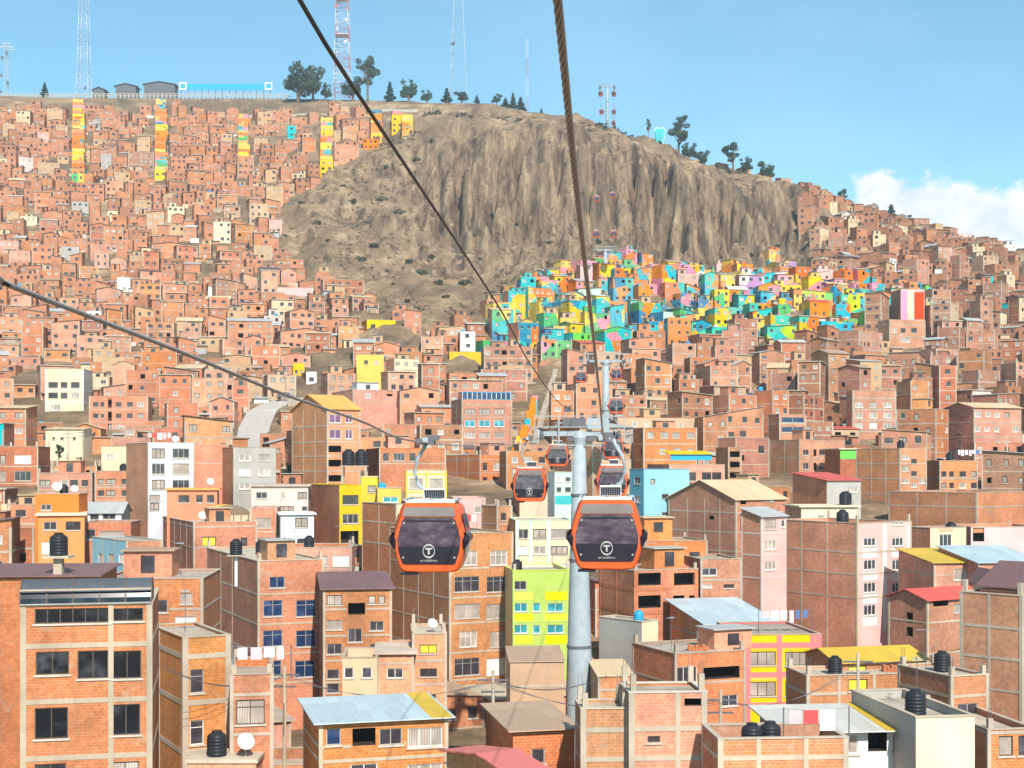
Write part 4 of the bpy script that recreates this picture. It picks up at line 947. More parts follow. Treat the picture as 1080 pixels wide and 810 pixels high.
# what the camera sees of each: a coarse painter's grid in picture cells
CW = 3.0; NX, NY = 360, 270
order = sorted(HAND+FILL, key=lambda s: -s['D'])
grid = [[None]*NX for _ in range(NY)]
for i, s in enumerate(order):
    b = s['box']
    for j in range(max(0, int(b[1]/CW)), min(NY, int(b[3]/CW)+1)):
        r0 = grid[j]
        for k in range(max(0, int(round(b[0]/CW))), min(NX, int(round(b[2]/CW)))): r0[k] = i
seen = {}
for r0 in grid:
    for i in r0:
        if i is not None: seen[i] = seen.get(i, 0)+1
for i, s in enumerate(order): s['seen'] = seen.get(i, 0)
inview = lambda s: s['box'][2] > 4 and s['box'][0] < 1076 and s['box'][1] < 800
bricks = sorted([s for s in FILL if s['zone'] is None and inview(s) and s['seen'] >= 5], key=lambda s: -s['seen'])
paints = sorted([s for s in FILL if s['zone'] == 'paint' and inview(s) and s['seen'] >= 5], key=lambda s: -s['seen'])
strips = sorted([s for s in FILL if s['zone'] == 'strip' and inview(s) and s['seen'] >= 3], key=lambda s: -s['seen'])
NB = 225
IND = bricks[:NB]; PND = paints[:90]; SND = strips[:60]
for s in IND+PND+SND: s['ind'] = True
print('houses', len(HAND), len(FILL), 'ind', len(IND), len(PND), len(SND), 'visible', len(bricks), len(paints), len(strips))

# labels: look first, then what it stands by
COLN = {'brick_o':'orange brick','brick_p':'pinkish brick','brick_d':'brown brick','brick_r':'red-brown brick','brick_y':'yellowish brick','brick_m':'dull pink brick',
 'p_white':'white plastered','p_cream':'cream plastered','p_grey':'grey cement','p_sand':'sandy plastered','p_adobe':'mud-coloured','p_lpink':'pale pink plastered','p_lblue':'light blue','p_yellow':'yellow','p_mint':'mint green','p_turq':'turquoise','p_orange':'orange painted','p_pink':'pink',
 'p_hotpink':'bright pink','p_purple':'purple','p_green':'bright green','p_teal':'deep teal','p_limey':'lime','mural_sunset':'pink and orange mural','mural_lagoon':'turquoise mural','mural_meadow':'green mural','mural_candy':'pink and lilac mural','mural_citrus':'yellow and orange mural','mural_carnival':'many-coloured mural'}
ROOFN = {'tin':'grey tin roof','tin_rust':'rusty tin roof','tin_tan':'tan tin roof','tin_white':'white tin roof','tin_mar':'dark maroon roof','tin_red':'red tin roof'}
def centre(s): b = s['box']; return ((b[0]+b[2])/2, (b[1]+min(b[3], 810))/2)
LAND = [(s['ref'], centre(s)) for s in HAND]+[('the rim balustrade',(120,100)),('the cliff foot',(690,292)),('the lattice mast on the rim',(360,112)),('the bare slope',(330,262)),('the skyline trees',(730,165)),('the far right skyline',(1010,255)),('the white cloud',(920,225)),('the upper left edge',(20,170)),('the left mural stairs',(82,165)),('the second mural stairs',(170,165)),('the upper cable tower',(638,335)),('the right frame edge',(1070,400)),('the cable tower crossarm',(608,440)),('the orange mural stair wall',(560,425)),('the parked car',(305,428))]
ORD = ['','second ','third ','fourth ','fifth ','sixth ','seventh ','eighth ','ninth ','tenth ','eleventh ','twelfth ']
def label_all(items, group):
    bk = {}
    for s in items:
        c = centre(s); best = min(LAND, key=lambda l: (l[1][0]-c[0])**2+(1.4*(l[1][1]-c[1]))**2)
        dx, dy = c[0]-best[1][0], c[1]-best[1][1]
        rel = ('above' if dy < 0 else 'below') if abs(dy) > abs(dx)*.8 else ('left of' if dx < 0 else 'right of')
        roof = 'flat roof' if s['roof'] in ('flat','slab') else ROOFN.get(s['rm'], 'tin roof')
        desc = '%s house with %s' % (COLN.get(s['mr'], 'brick'), roof)
        if s.get('rooms'): desc = '%s house with rooftop hut' % COLN.get(s['mr'], 'brick')
        bk.setdefault((desc, rel, best[0]), []).append((math.hypot(dx, dy), s))
    for (desc, rel, ref), v in bk.items():
        v.sort(key=lambda t: t[0])
        for i, (_, s) in enumerate(v):
            near_ = 'nearest ' if i == 0 and len(v) > 1 else ORD[min(i, 11)]
            s['label'] = '%s, %s%s %s' % (desc, (near_+'one ') if near_ else '', rel, ref)
            if len(s['label'].split()) > 15: s['label'] = s['label'].replace(' with flat roof','')
            if len(s['label'].split()) > 16: s['label'] = s['label'].replace(' tin roof',' roof')
            if len(s['label'].split()) > 16: s['label'] = s['label'].replace('the ','')
            s['group'] = group
label_all(IND, 'brick houses on the hillside'); label_all(PND, 'mural painted houses under the cliff'); label_all(SND, 'mural painted houses on the rim stairs')
for s in HAND: emit(s, s['name'], s['label'], s['cat'], s['group'], split_pane=s['D'] < 150)
for s in IND: emit(s, 'brick_house', s['label'], 'house', s['group'])
for s in PND+SND: emit(s, 'mural_house', s['label'], 'house', s['group'])
for s in FILL:
    if not s.get('ind'): merge(s, 'hillside_houses' if s['zone'] is None else 'distant_mural_houses')
cl_ = MB(); rr = random.Random(4040)
for s in FILL:
    if s['D'] < 150: continue
    for _ in range(rr.choice([0,1,1,2])):
        c, sn = math.cos(s['th']), math.sin(s['th']); a = rr.uniform(-1, s['w']); q = rr.uniform(.8, 2.6)
        x, y = s['X']+a*c+q*sn, s['Y']+a*sn-q*c; z = ground(x, y); w_, h_ = rr.uniform(.8, 3.6), rr.uniform(.7, 1.9)
        b_ = MB(); m_ = rr.choice(['brick_m','brick_p','p_adobe','p_sand','tin','tin_rust','conc','brick_r','roofslab','p_white','steel_d'])
        b_.box(0, w_, 0, rr.choice([.25,.25,1.6]), -1, h_, m_, 'b')
        if rr.random() < .4: sheet(b_, [(-.2,-.5,h_+.05),(w_+.2,-.5,h_+.05),(w_+.2,1.8,h_+.4),(-.2,1.8,h_+.4)], .05, rr.choice(['tin','tin_rust','tin_tan','tin_white','tin_blue']))
        cl_.add(b_, Matrix.Translation((x, y, z)) @ Matrix.Rotation(s['th']+rr.uniform(-.3,.3), 4, 'Z'))
    if s['roof'] == 'flat' and rr.random() < .5:
        M = Matrix.Translation((s['X'], s['Y'], s['z0']+s['H']-s.get('ph',.7))) @ Matrix.Rotation(s['th'], 4, 'Z')
        for _ in range(rr.choice([1,2,3])):
            x, y = rr.uniform(.4, max(.5, s['w']-1)), rr.uniform(.4, max(.5, s['d']-1)); b_ = MB(); t = rr.random()
            if t < .35: b_.lathe([(.45,.004),(.5,.1),(.5,.9),(.3,1.1),(.0,1.15)], rr.choice(['tankblack','tankblack','tankblue']), 8, (x,y,0))
            elif t < .7: b_.box(x, x+rr.uniform(.5,1.6), y, y+.6, .004, rr.uniform(.4,1.3), rr.choice(['brick_m','p_white','tin','p_adobe','cloth_w','cloth_b']))
            else: b_.box(x-.04, x+.04, y-.04, y+.04, .004, rr.uniform(1.5,3), 'steel_d')
            cl_.add(b_, M)
tag(cl_.build('yard_clutter'), 'low yard walls, sheds and rooftop odds and ends among the hillside houses', kind='stuff')
for k, mb in STUFF.items(): tag(mb.build(k), 'brick and adobe houses crowding the far hillside' if k == 'hillside_houses' else 'small mural-painted houses crowded below the cliff', kind='stuff')
# ------------------------------------------------------------------ the cable car
def loop(prof_pts, k): return [(x*k[0], z*k[1]+k[2]) for x, z in prof_pts]
def make_gondola(sd=1):
    root = empty('gondola', (0,0,0))
    # body section seen from the front, metres: narrow top, widest at the belt, narrow sill
    half = [(.60,1.09),(.76,1.07),(.86,1.01),(.92,.90),(1.00,.60),(1.09,.28),(1.14,.04),(1.145,-.14),(1.10,-.42),(1.02,-.72),(.94,-.96),(.87,-1.05),(.76,-1.09),(.5,-1.105)]
    prof_ = half+[(-x, z) for x, z in reversed(half)]
    secs = [(-1.10,.93,.95),(-1.02,.985,.985),(-.6,1.0,1.0),(.6,1.0,1.0),(1.02,.985,.985),(1.10,.93,.95)]
    m = MB(); n = len(prof_)
    base = 0
    for y, kx, kz in secs:
        for x, z in prof_: m.v.append((x*kx, y, z*kz))
    for i in range(len(secs)-1):
        for k in range(n):
            k2 = (k+1) % n; m.f.append((i*n+k, (i+1)*n+k, (i+1)*n+k2, i*n+k2)); m.m.append('cab_orange'); m.uv.extend([(0,0)]*4)
    for i, r in ((0, 0), (len(secs)-1, 1)):
        ix = [i*n+k for k in range(n)]
        m.f.append(tuple(ix if not r else reversed(ix))); m.m.append('cab_orange'); m.uv.extend([(0,0)]*n)
    so = m.build('shell', root, False)
    so.data.polygons.foreach_set('use_smooth', [len(p.vertices) == 4 for p in so.data.polygons])
    def front(pts, y, m_, t=.035):
        b = MB(); b.face([(x, y-t, z) for x, z in pts], m_); b.face([(x, y, z) for x, z in reversed(pts)], m_)
        for i in range(len(pts)):
            j = (i+1) % len(pts); b.face([(pts[i][0],y-t,pts[i][1]),(pts[i][0],y,pts[i][1]),(pts[j][0],y,pts[j][1]),(pts[j][0],y-t,pts[j][1])], m_)
        return b
    def sym(h): return h+[(-x, z) for x, z in reversed(h)]
    for y, nm in ((-1.10,1),(1.14,0)):
        g = front(sym([(.74,.62),(.84,.52),(.985,-.05),(.955,-.40),(.83,-.80),(.74,-.83)]), y, 'cab_glass'); gw = g.build('windscreen', root); q = front([(x, z) for x, z in sym([(.965,-.28),(.945,-.42),(.825,-.79),(.73,-.82)])], y-(.012 if nm else -.012), 'cab_dark').build('lower_windscreen', root)  # dark lower band paints the fade of reflections down the glass
        front(sym([(.70,.95),(.78,.91),(.825,.67),(.78,.655)]), y, 'cab_roofglass').build('upper_window', root)
    g = MB(); g.box(-.72, .72, -1.143, -1.132, .49, .535, 'cab_dark'); g.build('windscreen_rail', root)
    for sgn in (-1, 1):
        b = MB(); b.tube([(sgn*1.13,-1.0,-.02),(sgn*1.16,-.2,-.02)], [.13,.15], 'cab_dark', 10); b.tube([(sgn*1.13,-1.08,.16),(sgn*1.15,-1.08,-.08),(sgn*1.08,-1.08,-.34)], [.06,.13,.05], 'cab_dark', 8)
        b.build('bumper', root)
        sw = MB()
        for y0, y1 in ((-.84,-.06),(.06,.84)):
            sw.face([(sgn*1.0,y0,.72),(sgn*1.0,y1,.72),(sgn*1.165,y1,.06),(sgn*1.165,y0,.06)], 'cab_glass')
            sw.face([(sgn*1.165,y0,-.16),(sgn*1.165,y1,-.16),(sgn*1.085,y1,-.56),(sgn*1.085,y0,-.56)], 'cab_white')
        sw.build('side_window', root)
    b = MB(); b.box(-.78,.78,-.88,.88,1.075,1.15,'cab_white'); b.box(-.86,-.70,-.7,.7,1.152,1.20,'steel'); b.box(.70,.86,-.7,.7,1.152,1.20,'steel'); b.build('roof', root)
    b = MB(); b.box(-.9,-.35,-1.04,-.5,-1.17,-1.10,'cab_dark'); b.build('ski_rack', root)
    sp = MB(); M = Matrix.Translation((.12,-.6,1.36)) @ Matrix.Rotation(R_(32), 4, 'X')
    q = MB(); q.box(-.34,.34,-.03,.03,-.17,.17,'cab_white'); sp.add(q, M)
    spo = sp.build('solar_panel', root)
    q = MB()
    for i in range(9):
        for j in range(4): q.box(-.31+i*.07, -.31+i*.07+.06, -.038, -.032, -.15+j*.076, -.15+j*.076+.066, 'panel')
    c = MB(); c.add(q, M); c.build('solar_cell', spo)
    # emblem: ring and T
    e = MB(); n = 28
    for k in range(n):
        a, a2 = 2*math.pi*k/n, 2*math.pi*(k+1)/n
        e.face([(math.cos(a)*.17, -1.164, -.42+math.sin(a)*.17),(math.cos(a2)*.17,-1.164,-.42+math.sin(a2)*.17),(math.cos(a2)*.19,-1.164,-.42+math.sin(a2)*.222),(math.cos(a)*.19,-1.164,-.42+math.sin(a)*.222)], 'emblem')
    e.box(-.105,.105,-1.166,-1.150,-.372,-.322,'emblem'); e.box(-.028,.028,-1.165,-1.149,-.525,-.374,'emblem')
    e.build('emblem', root)
    for k in range(4):
        l = MB(); sx, zz = ((-.78,.45),(.78,.45),(-.80,-.62),(.80,-.62))[k]; l.lathe([(.0,0),(.03,0),(.03,.02),(0,.02)], 'emblem', 8)
        o = l.build('marker_stud', root); o.location = (sx, -1.134, zz); o.rotation_euler = (R_(90),0,0)
    # hanger: curves out to the left of the rope, up to the grip
    h = MB(); h.tube([(0,0,1.15),(-.10*sd,0,1.35),(-.46*sd,0,1.62),(-.58*sd,0,2.0),(-.50*sd,0,2.45),(-.28*sd,0,2.78),(-.20*sd,0,2.98)], [.075,.07,.065,.06,.06,.06,.07], 'steel', 10, uvlen=1)
    ha = h.build('hanger_arm', root, True)
    g = MB(); g.box(-.34,.06,-.34,.34,2.90,3.04,'steel_d'); g.box(-.26,-.10,-.55,-.345,2.93,3.12,'steel'); g.box(-.26,-.10,.345,.55,2.93,3.12,'steel'); g.box(-.2,.2,-.12,.12,3.042,3.2,'steel_d'); g.tube([(-.45,-.2,3.0),(-.45,.2,3.0)], .1, 'steel_d', 10)
    g.build('grip', ha)
    t = bpy.data.curves.new('lettering', 'FONT'); t.body = 'mi teleférico'; t.size = .105; t.align_x = 'CENTER'; t.extrude = .002; t.materials.append(mat('emblem'))
    to = bpy.data.objects.new('lettering_curve', t); COL.objects.link(to); bpy.context.view_layer.update()
    me = bpy.data.meshes.new_from_object(to.evaluated_get(bpy.context.evaluated_depsgraph_get())); bpy.data.objects.remove(to)
    o = link('lettering', me, root); o.location = (0,-1.152,-.745); o.rotation_euler = (R_(90),0,0)
    return root
GPOS = [(456.5,565,43.5,'orange-red gondola nearest on the left cable, emblem on dark windscreen'),(640,562,43.5,'orange-red gondola nearest on the right cable, in front of the tower pole'),
 (559.5,511,90,'second orange-red gondola on the left cable, below the tower crossarm'),(645.5,507,97,'second orange-red gondola on the right cable, partly hidden by the nearest one'),
 (588.5,480.5,139,'third gondola on the left cable, just under the tower crossarm'),(647,473,141,'third gondola on the right cable, behind the sheave frame'),(650,428,192,'small gondola right of the tower crossarm'),
 (613,397.5,262,'small gondola left of the thick rope below the mural houses'),(650,394.5,262,'small gondola right of the thick rope below the mural houses'),
 (629,247,455,'tiny left gondola just above the upper tower head'),(647.5,247,455,'tiny right gondola just above the upper tower head'),(629.5,210,540,'tiny left gondola halfway up the cliff'),(646,206,540,'tiny right gondola halfway up the cliff'),
 (631.5,171,600,'tiny left gondola near the cliff top'),(646.5,168,600,'tiny right gondola near the cliff top'),(633.5,99,672,'left gondola at the head of the rim tower'),(647.5,99,672,'right gondola at the head of the rim tower'),(634.5,118,690,'left gondola below the head of the rim tower'),(647.5,118,690,'right gondola below the head of the rim tower'),(647,130,700,'lowest gondola beside the rim tower')]
g0 = make_gondola(1); g1 = make_gondola(-1); RIGHT = {1, 3, 5, 6, 8, 10, 12, 14, 16, 18, 19}
for i, (px, py, D, lab) in enumerate(GPOS):
    o = (g0 if i == 0 else g1 if i == 1 else copy_tree(g1 if i in RIGHT else g0))
    o.location = P(px, py, D*1.03); o.rotation_euler = (0, 0, R_(-4) if i else R_(-3))
    tag(o, lab, 'gondola', 'cable car gondolas')
def curve_through(pts, sub):
    ps = [Vector(p) for p in pts]; out = []
    for i in range(len(ps)-1):
        p0, p1, p2, p3 = ps[max(i-1,0)], ps[i], ps[i+1], ps[min(i+2, len(ps)-1)]
        for k in range(sub):
            t = k/sub
            out.append(.5*((2*p1)+(p2-p0)*t+(2*p0-5*p1+4*p2-p3)*t*t+(3*p1-p0-3*p2+p3)*t**3))
    out.append(ps[-1]); return out
def strand_rope(pts, label, lay=.95, Y1=46):
    """six strands twisted round a core as far as the eye resolves them, one tube beyond"""
    out = curve_through(pts, 8); near_ = [p for p in out if p.y < Y1]; far = [p for p in out if p.y >= near_[-1].y]
    dense = []
    for a, c in zip(near_, near_[1:]):
        k = max(1, int((c-a).length/(.05 if c.y < 24 else .09)))
        dense += [a.lerp(c, i/k) for i in range(k)]
    dense.append(near_[-1]); b = MB(); s_ = 0; acc = []
    for i, p in enumerate(dense):
        if i: s_ += (p-dense[i-1]).length
        acc.append(s_)
    t = (dense[-1]-dense[0]).normalized(); ax = t.cross(Vector((0,0,1))).normalized(); ay = t.cross(ax)
    b.tube(dense[::20]+[dense[-1]], .0155, 'rope_core', 6)
    for k in range(6):
        b.tube([p+(ax*math.cos(w)+ay*math.sin(w))*.0178 for p, w in ((p, k*math.pi/3+a_*2*math.pi/lay) for p, a_ in zip(dense, acc))], .0092, 'rope_wire', 5, False)
    b.tube(far, .027, 'rope_wire', 6)
    o = b.build('haul_rope', None, True); tag(o, label, 'cable', 'cable car ropes'); return o
def rope(name, pts, r, m, label, n=10, sub=6):
    out = curve_through(pts, sub)
    b = MB(); b.tube(out, r, m, n, True, 9 if m == 'rope' else None)
    o = b.build(name, None, True); tag(o, label, 'cable', 'cable car ropes'); return o
strand_rope([(-.70,-6,3.02),(-.275,0,2.80),P(588,0,7.4),P(608,200,11.6),P(625,350,19.5),P(632.5,420,31),P(637,462,44),P(643,464,70),P(649,459,101),P(651,440,150),P(650,412,200),P(651,386,232)], 'thick stranded steel rope descending from the top edge to the tower')
strand_rope([(-5.55,-4,2.55),(-5.05,4,2.05),P(-40,277,10.8),P(0,297,12.2),P(100,336,14.6),P(200,375,17.6),P(300,416,22.7),P(380,444,29),P(441,466,42),P(520,470,70),P(568,462,101),P(592,441,150),P(607,412,200),P(613,388,232)], 'stranded steel rope sloping down from the left edge to the left gondola')
rope('signal_cable', [(-2.4,-3,4.3),(-2.2,4,4.05),P(315,-2,11.6),P(352,60,13),P(400,133,15.6),P(450,208,19.8),P(490,268,25),P(531,332,35),P(560,385,50),P(590,425,78),P(607,434,101)], .021, 'rope_far', 'dark thin cable crossing the sky down towards the tower head')
rope('haul_rope', [P(651,386,232),P(648,320,340),P(647.5,256,500),P(647.5,190,600),P(647.5,92,690)], .03, 'rope_far', 'thin far rope rising over the mural houses on the right line', 5)
rope('haul_rope', [P(613,388,232),P(621,322,340),P(629,256,500),P(631,190,600),P(633.5,92,690)], .03, 'rope_far', 'thin far rope rising over the mural houses on the left line', 5)

def make_tower(px, pyt, pyb, D, r0, r1, gauge, label, big=True):
    X = (px-CX)/F*D; zt, zb = (HY-pyt)*D/F, min((HY-pyb)*D/F, ground(X, D)-.4)
    root = empty('cable_car_tower', (X, D, zb)); tag(root, label, 'cable tower', 'cable car towers')
    hgt = zt-zb; b = MB(); n = 20
    b.lathe([(r1+(r0-r1)*t, hgt*t) for t in (0,.25,.5,.75,1)], 'steel', n); b.build('pole', root, True)
    for t in ((.21,.44,.68,.86) if big else (.4,.75)):
        r = r1+(r0-r1)*t; c = MB(); c.lathe([(r+.004,-.09),(r+.06,-.09),(r+.06,.09),(r+.004,.09)], 'steel_d', n); o = c.build('flange', root); o.location = (0,0,hgt*t)
    c = MB(); c.box(-.045-.25,-.045-.2,-r1-.3,-r1-.25,0,hgt,'steel_w'); c.box(.2,.25,-r1-.3,-r1-.25,0,hgt,'steel_w')
    k = 0
    while k*.4 < hgt: c.box(-.25,.21,-r1-.29,-r1-.26,k*.4,k*.4+.03,'steel_w'); k += 1
    # ladder leans with the taper
    M = Matrix.Shear('XZ', 4, (0, 0)); c.v = [(x, -y-(r1-r0)*z/hgt, z) for x, y, z in c.v]
    c.build('ladder', root)
    g = gauge/2; z = hgt
    a = MB(); a.lathe([(r0,0),(r0*1.25,.5),(.35,1.0)], 'steel', n, (0,0,z)); a.box(-g-.1,g+.1,-.22,.22,z+.62,z+.96,'steel'); a.box(-.9,.9,-.33,.33,z+.25,z+.548,'steel_d'); a.build('crossarm', root)
    for sx in (-1, 1):
        f = MB(); x = sx*g
        # sheave train: beam with wheels along the line
        f.box(x-.10,x+.10,-2.9,2.9,z+.42,z+.56,'steel_d'); f.box(x-.28,x-.14,-.22,.22,z+.2,z+1.3,'steel'); 
        for i in range(8):
            y = -2.6+i*.743; q = MB(); q.tube([(x-.08,y,z+.68),(x+.08,y,z+.68)], .24, 'steel_d', 12); f.add(q)
        f.build('sheave_train', root)
        w = MB(); xx = x+sx*.32
        w.box(min(xx,xx+sx*.55),max(xx,xx+sx*.55),-3,3,z+.1,z+.15,'steel')
        for zz in (.65,1.15):
            w.box(xx+sx*.55-.025,xx+sx*.55+.025,-3,3,z+zz,z+zz+.05,'steel_w')
            for y in (-3,3-.05): w.box(min(xx,xx+sx*.5),max(xx,xx+sx*.5),y,y+.05,z+zz,z+zz+.05,'steel_w')
        for i in range(6):
            y = -3+i*1.19; w.box(xx+sx*.55-.024,xx+sx*.55+.024,y,y+.05,z+.152,z+1.2,'steel_w')
        w.build('walkway', root)
    if big:
        f = MB()
        for x in (-g*.55, g*.62): f.box(x-.06,x+.06,-.4,-.28,z-.15,z+2.15,'steel_w')
        f.box(-g-.55,g+.55,-.39,-.29,z+2.0,z+2.08,'steel_w'); f.box(-g*.55+.07,g*.62-.07,-.39,-.29,z-.1,z+.0,'steel_w'); f.box(-g-.53,-g-.46,-.38,-.3,z+.152,z+1.99,'steel_w'); f.box(g+.46,g+.53,-.38,-.3,z+.152,z+1.99,'steel_w')
        f.box(-g-.6,g+.6,-.37,-.31,z+1.22,z+1.30,'steel_w')
        f.build('lifting_frame', root)
        s = MB(); s.box(.55,1.75,-.44,-.40,z+1.1,z+1.9,'steel'); s.face([(.75,-.446,z+1.62),(1.5,-.446,z+1.62),(1.12,-.446,z+1.2)], 'emblem'); s.build('arrow_plate', root)
        p = MB(); p.box(-1.2,.45,-.3,.2,z+1.32,z+1.9,'steel_d'); p.build('control_box', root)
    else:
        f = MB(); f.box(-g-.9,g+.9,-.1,.1,z+1.9,z+2.1,'steel_w')
        for x in (-g,-g/2,0,g/2,g): f.box(x-.07,x+.07,-.08,.08,z+1.06,z+1.9,'steel_w')
        f.build('lifting_frame', root)
    return root
make_tower(611, 469, 760, 101, .45, 1.18, 5.4, 'tall tapered grey steel tower standing among the front houses')
make_tower(639, 386, 575, 232, .50, 1.0, 5.9, 'second grey tower pole behind the thick rope, above the light blue block', False)
make_tower(638.5, 266, 345, 500, .55, .95, 6.2, 'slim tower rising from the mural houses at the cliff foot', False)
make_tower(640.5, 93, 145, 690, .6, .95, 6.2, 'cable tower alone against the sky on the rim', False)
# ------------------------------------------------------------------ street, stair, rim, trees, clutter
def ribbon(name, pts, wd, m, off=.35):
    b = MB(); dense = []
    for a, c in zip(pts, pts[1:]):
        for k in range(6): dense.append(a.lerp(c, k/6))
    dense.append(pts[-1])
    L = []
    for i, p in enumerate(dense):
        t = (dense[min(i+1,len(dense)-1)]-dense[max(i-1,0)]); nrm = Vector((-t.y, t.x, 0)).normalized()
        z = max(ground(p.x, p.y), ground(p.x+nrm.x*wd/2, p.y+nrm.y*wd/2), ground(p.x-nrm.x*wd/2, p.y-nrm.y*wd/2))+off
        L.append((p+nrm*wd/2, p-nrm*wd/2, z))
    for (a, c, z), (a2, c2, z2) in zip(L, L[1:]):
        b.face([(c.x,c.y,z),(c2.x,c2.y,z2),(a2.x,a2.y,z2),(a.x,a.y,z)], m)
        b.face([(c.x,c.y,z),(c.x,c.y,z-3),(c2.x,c2.y,z2-3),(c2.x,c2.y,z2)], 'conc'); b.face([(a.x,a.y,z),(a.x,a.y,z-3),(a2.x,a2.y,z2-3),(a2.x,a2.y,z2)], 'conc')
    o = b.build(name); tag(o, kind='structure'); return L
rl = ribbon('street', ROAD, 6.5, 'road')
ribbon('stair_path', [Vector((x, y, 0)) for x, y in STAIR], 1.3, 'roofslab')
b = MB(); n = 22
for i in range(n):
    t = i/n*(len(STAIR)-1); k = int(t); f_ = t-k
    x, y = lerp(STAIR[k][0], STAIR[k+1][0], f_)-1.6, lerp(STAIR[k][1], STAIR[k+1][1], f_)
    x2, y2 = x+.45, y+5.6; z = ground(x, y)
    if y > 318: break
    b.box(x-.7-.013*i, x+.4, y, y2, z-2, z+4.4+.35*(i % 3), 'mural_citrus' if i % 5 == 2 else 'p_orange')
    
tag(b.build('mural_stair_wall'), 'bright orange stepped wall climbing beside the steep stair path', 'wall')
# a car in the street
car = empty('parked_car', (rl[20][0].lerp(rl[20][1], .5).x, rl[20][0].lerp(rl[20][1], .5).y, rl[20][2]), R_(14)); tag(car, 'dark car parked on the pale sloping street', 'car')
m = MB()
pr = [(-2.1,.35),(-2.1,.75),(-1.75,.95),(-1.3,1.0),(-.8,1.42),(.7,1.44),(1.3,1.0),(2.0,.9),(2.1,.6),(2.1,.35)]
m.face([(x,-.82,z) for x, z in pr], 'carpaint'); m.face([(x,.82,z) for x, z in reversed(pr)], 'carpaint')
for (x0,z0),(x1,z1) in zip(pr, pr[1:]+pr[:1]): m.face([(x0,-.82,z0),(x0,.82,z0),(x1,.82,z1),(x1,-.82,z1)], 'carpaint')
m.build('body', car)
for x0, x1 in ((-1.05,-.1),(.0,.95)):
    w_ = MB(); w_.box(x0, x1, -.835, -.822, 1.02, 1.36, 'glass_black'); w_.build('side_window', car)
for x in (-1.3, 1.3):
    for y in (-.75, .75):
        q = MB(); q.tube([(x,y-.1,.33),(x,y+.1,.33)], .33, 'tyre', 12); q.build('wheel', car)
# ---- water tanks
def make_tank():
    b = MB(); pr = [(.50,0),(.56,.05)]
    for i in range(5): z = .1+i*.19; pr += [(.57,z),(.57,z+.10),(.545,z+.115),(.545,z+.165)]
    pr += [(.56,1.08),(.50,1.20),(.28,1.34),(.27,1.36)]
    b.lathe(pr, 'tankblack', 18); t = b.build('water_tank', None, True)
    l = MB(); l.lathe([(.26,1.36),(.29,1.365),(.29,1.43),(.0,1.46)], 'tankblack', 14); l.build('lid', t)
    return t
T0 = make_tank(); tk = {'used': False}
def roofz(s): return s['z0']+s['H']-(s.get('ph', .7) if s.get('roof', 'flat') == 'flat' else -.2)
def on_roof(ref, fa, fb):
    s = REF[ref]; M = Matrix.Translation((s['X'], s['Y'], 0)) @ Matrix.Rotation(s['th'], 4, 'Z')
    p = M @ Vector((s['w']*fa, s['d']*fb, 0)); p.z = roofz(s)+.003; return p
blue_tank = None
def tank(p, sc_, label, blue=False):
    global blue_tank
    if blue:
        if blue_tank is None:
            blue_tank = copy_tree(T0)
            for o in [blue_tank]+list(blue_tank.children):
                o.data = o.data.copy(); o.data.materials[0] = mat('tankblue')
            o = blue_tank
        else: o = copy_tree(blue_tank)
    else:
        o = T0 if not tk['used'] else copy_tree(T0); tk['used'] = True
    o.location = p; o.scale = (sc_,)*3; tag(o, label, 'water tank', 'rooftop water tanks'); return o
post = empty('tank_pedestal', P(62, 606, 93)-Vector((0,0,1.6))); tag(post, 'pale concrete post carrying a black water tank', 'pedestal')
q = MB(); q.box(-.28,.28,-.28,.28,0,2.7,'conc'); q.build('post', post); q = MB(); q.box(-.85,.85,-.7,.7,2.702,2.86,'conc'); q.build('slab', post)
tank(post.location+Vector((0,0,2.865)), 1.05, 'black water tank with round sticker on a concrete pedestal')
post = empty('tank_pedestal', P(249, 606, 121)-Vector((0,0,1.0))); tag(post, 'slim white post carrying a small black tank', 'pedestal')
q = MB(); q.tube([(0,0,0),(0,0,2.6)], .14, 'p_white' , 10); q.build('post', post); q = MB(); q.box(-.7,.7,-.6,.6,2.602,2.7,'conc'); q.build('slab', post)
tank(post.location+Vector((0,0,2.705)), .95, 'black water tank on a slim white post before the brick house')
tank(on_roof('the brick house with blue windows',.5,.5), 1, 'black water tank on the brick house with blue windows')
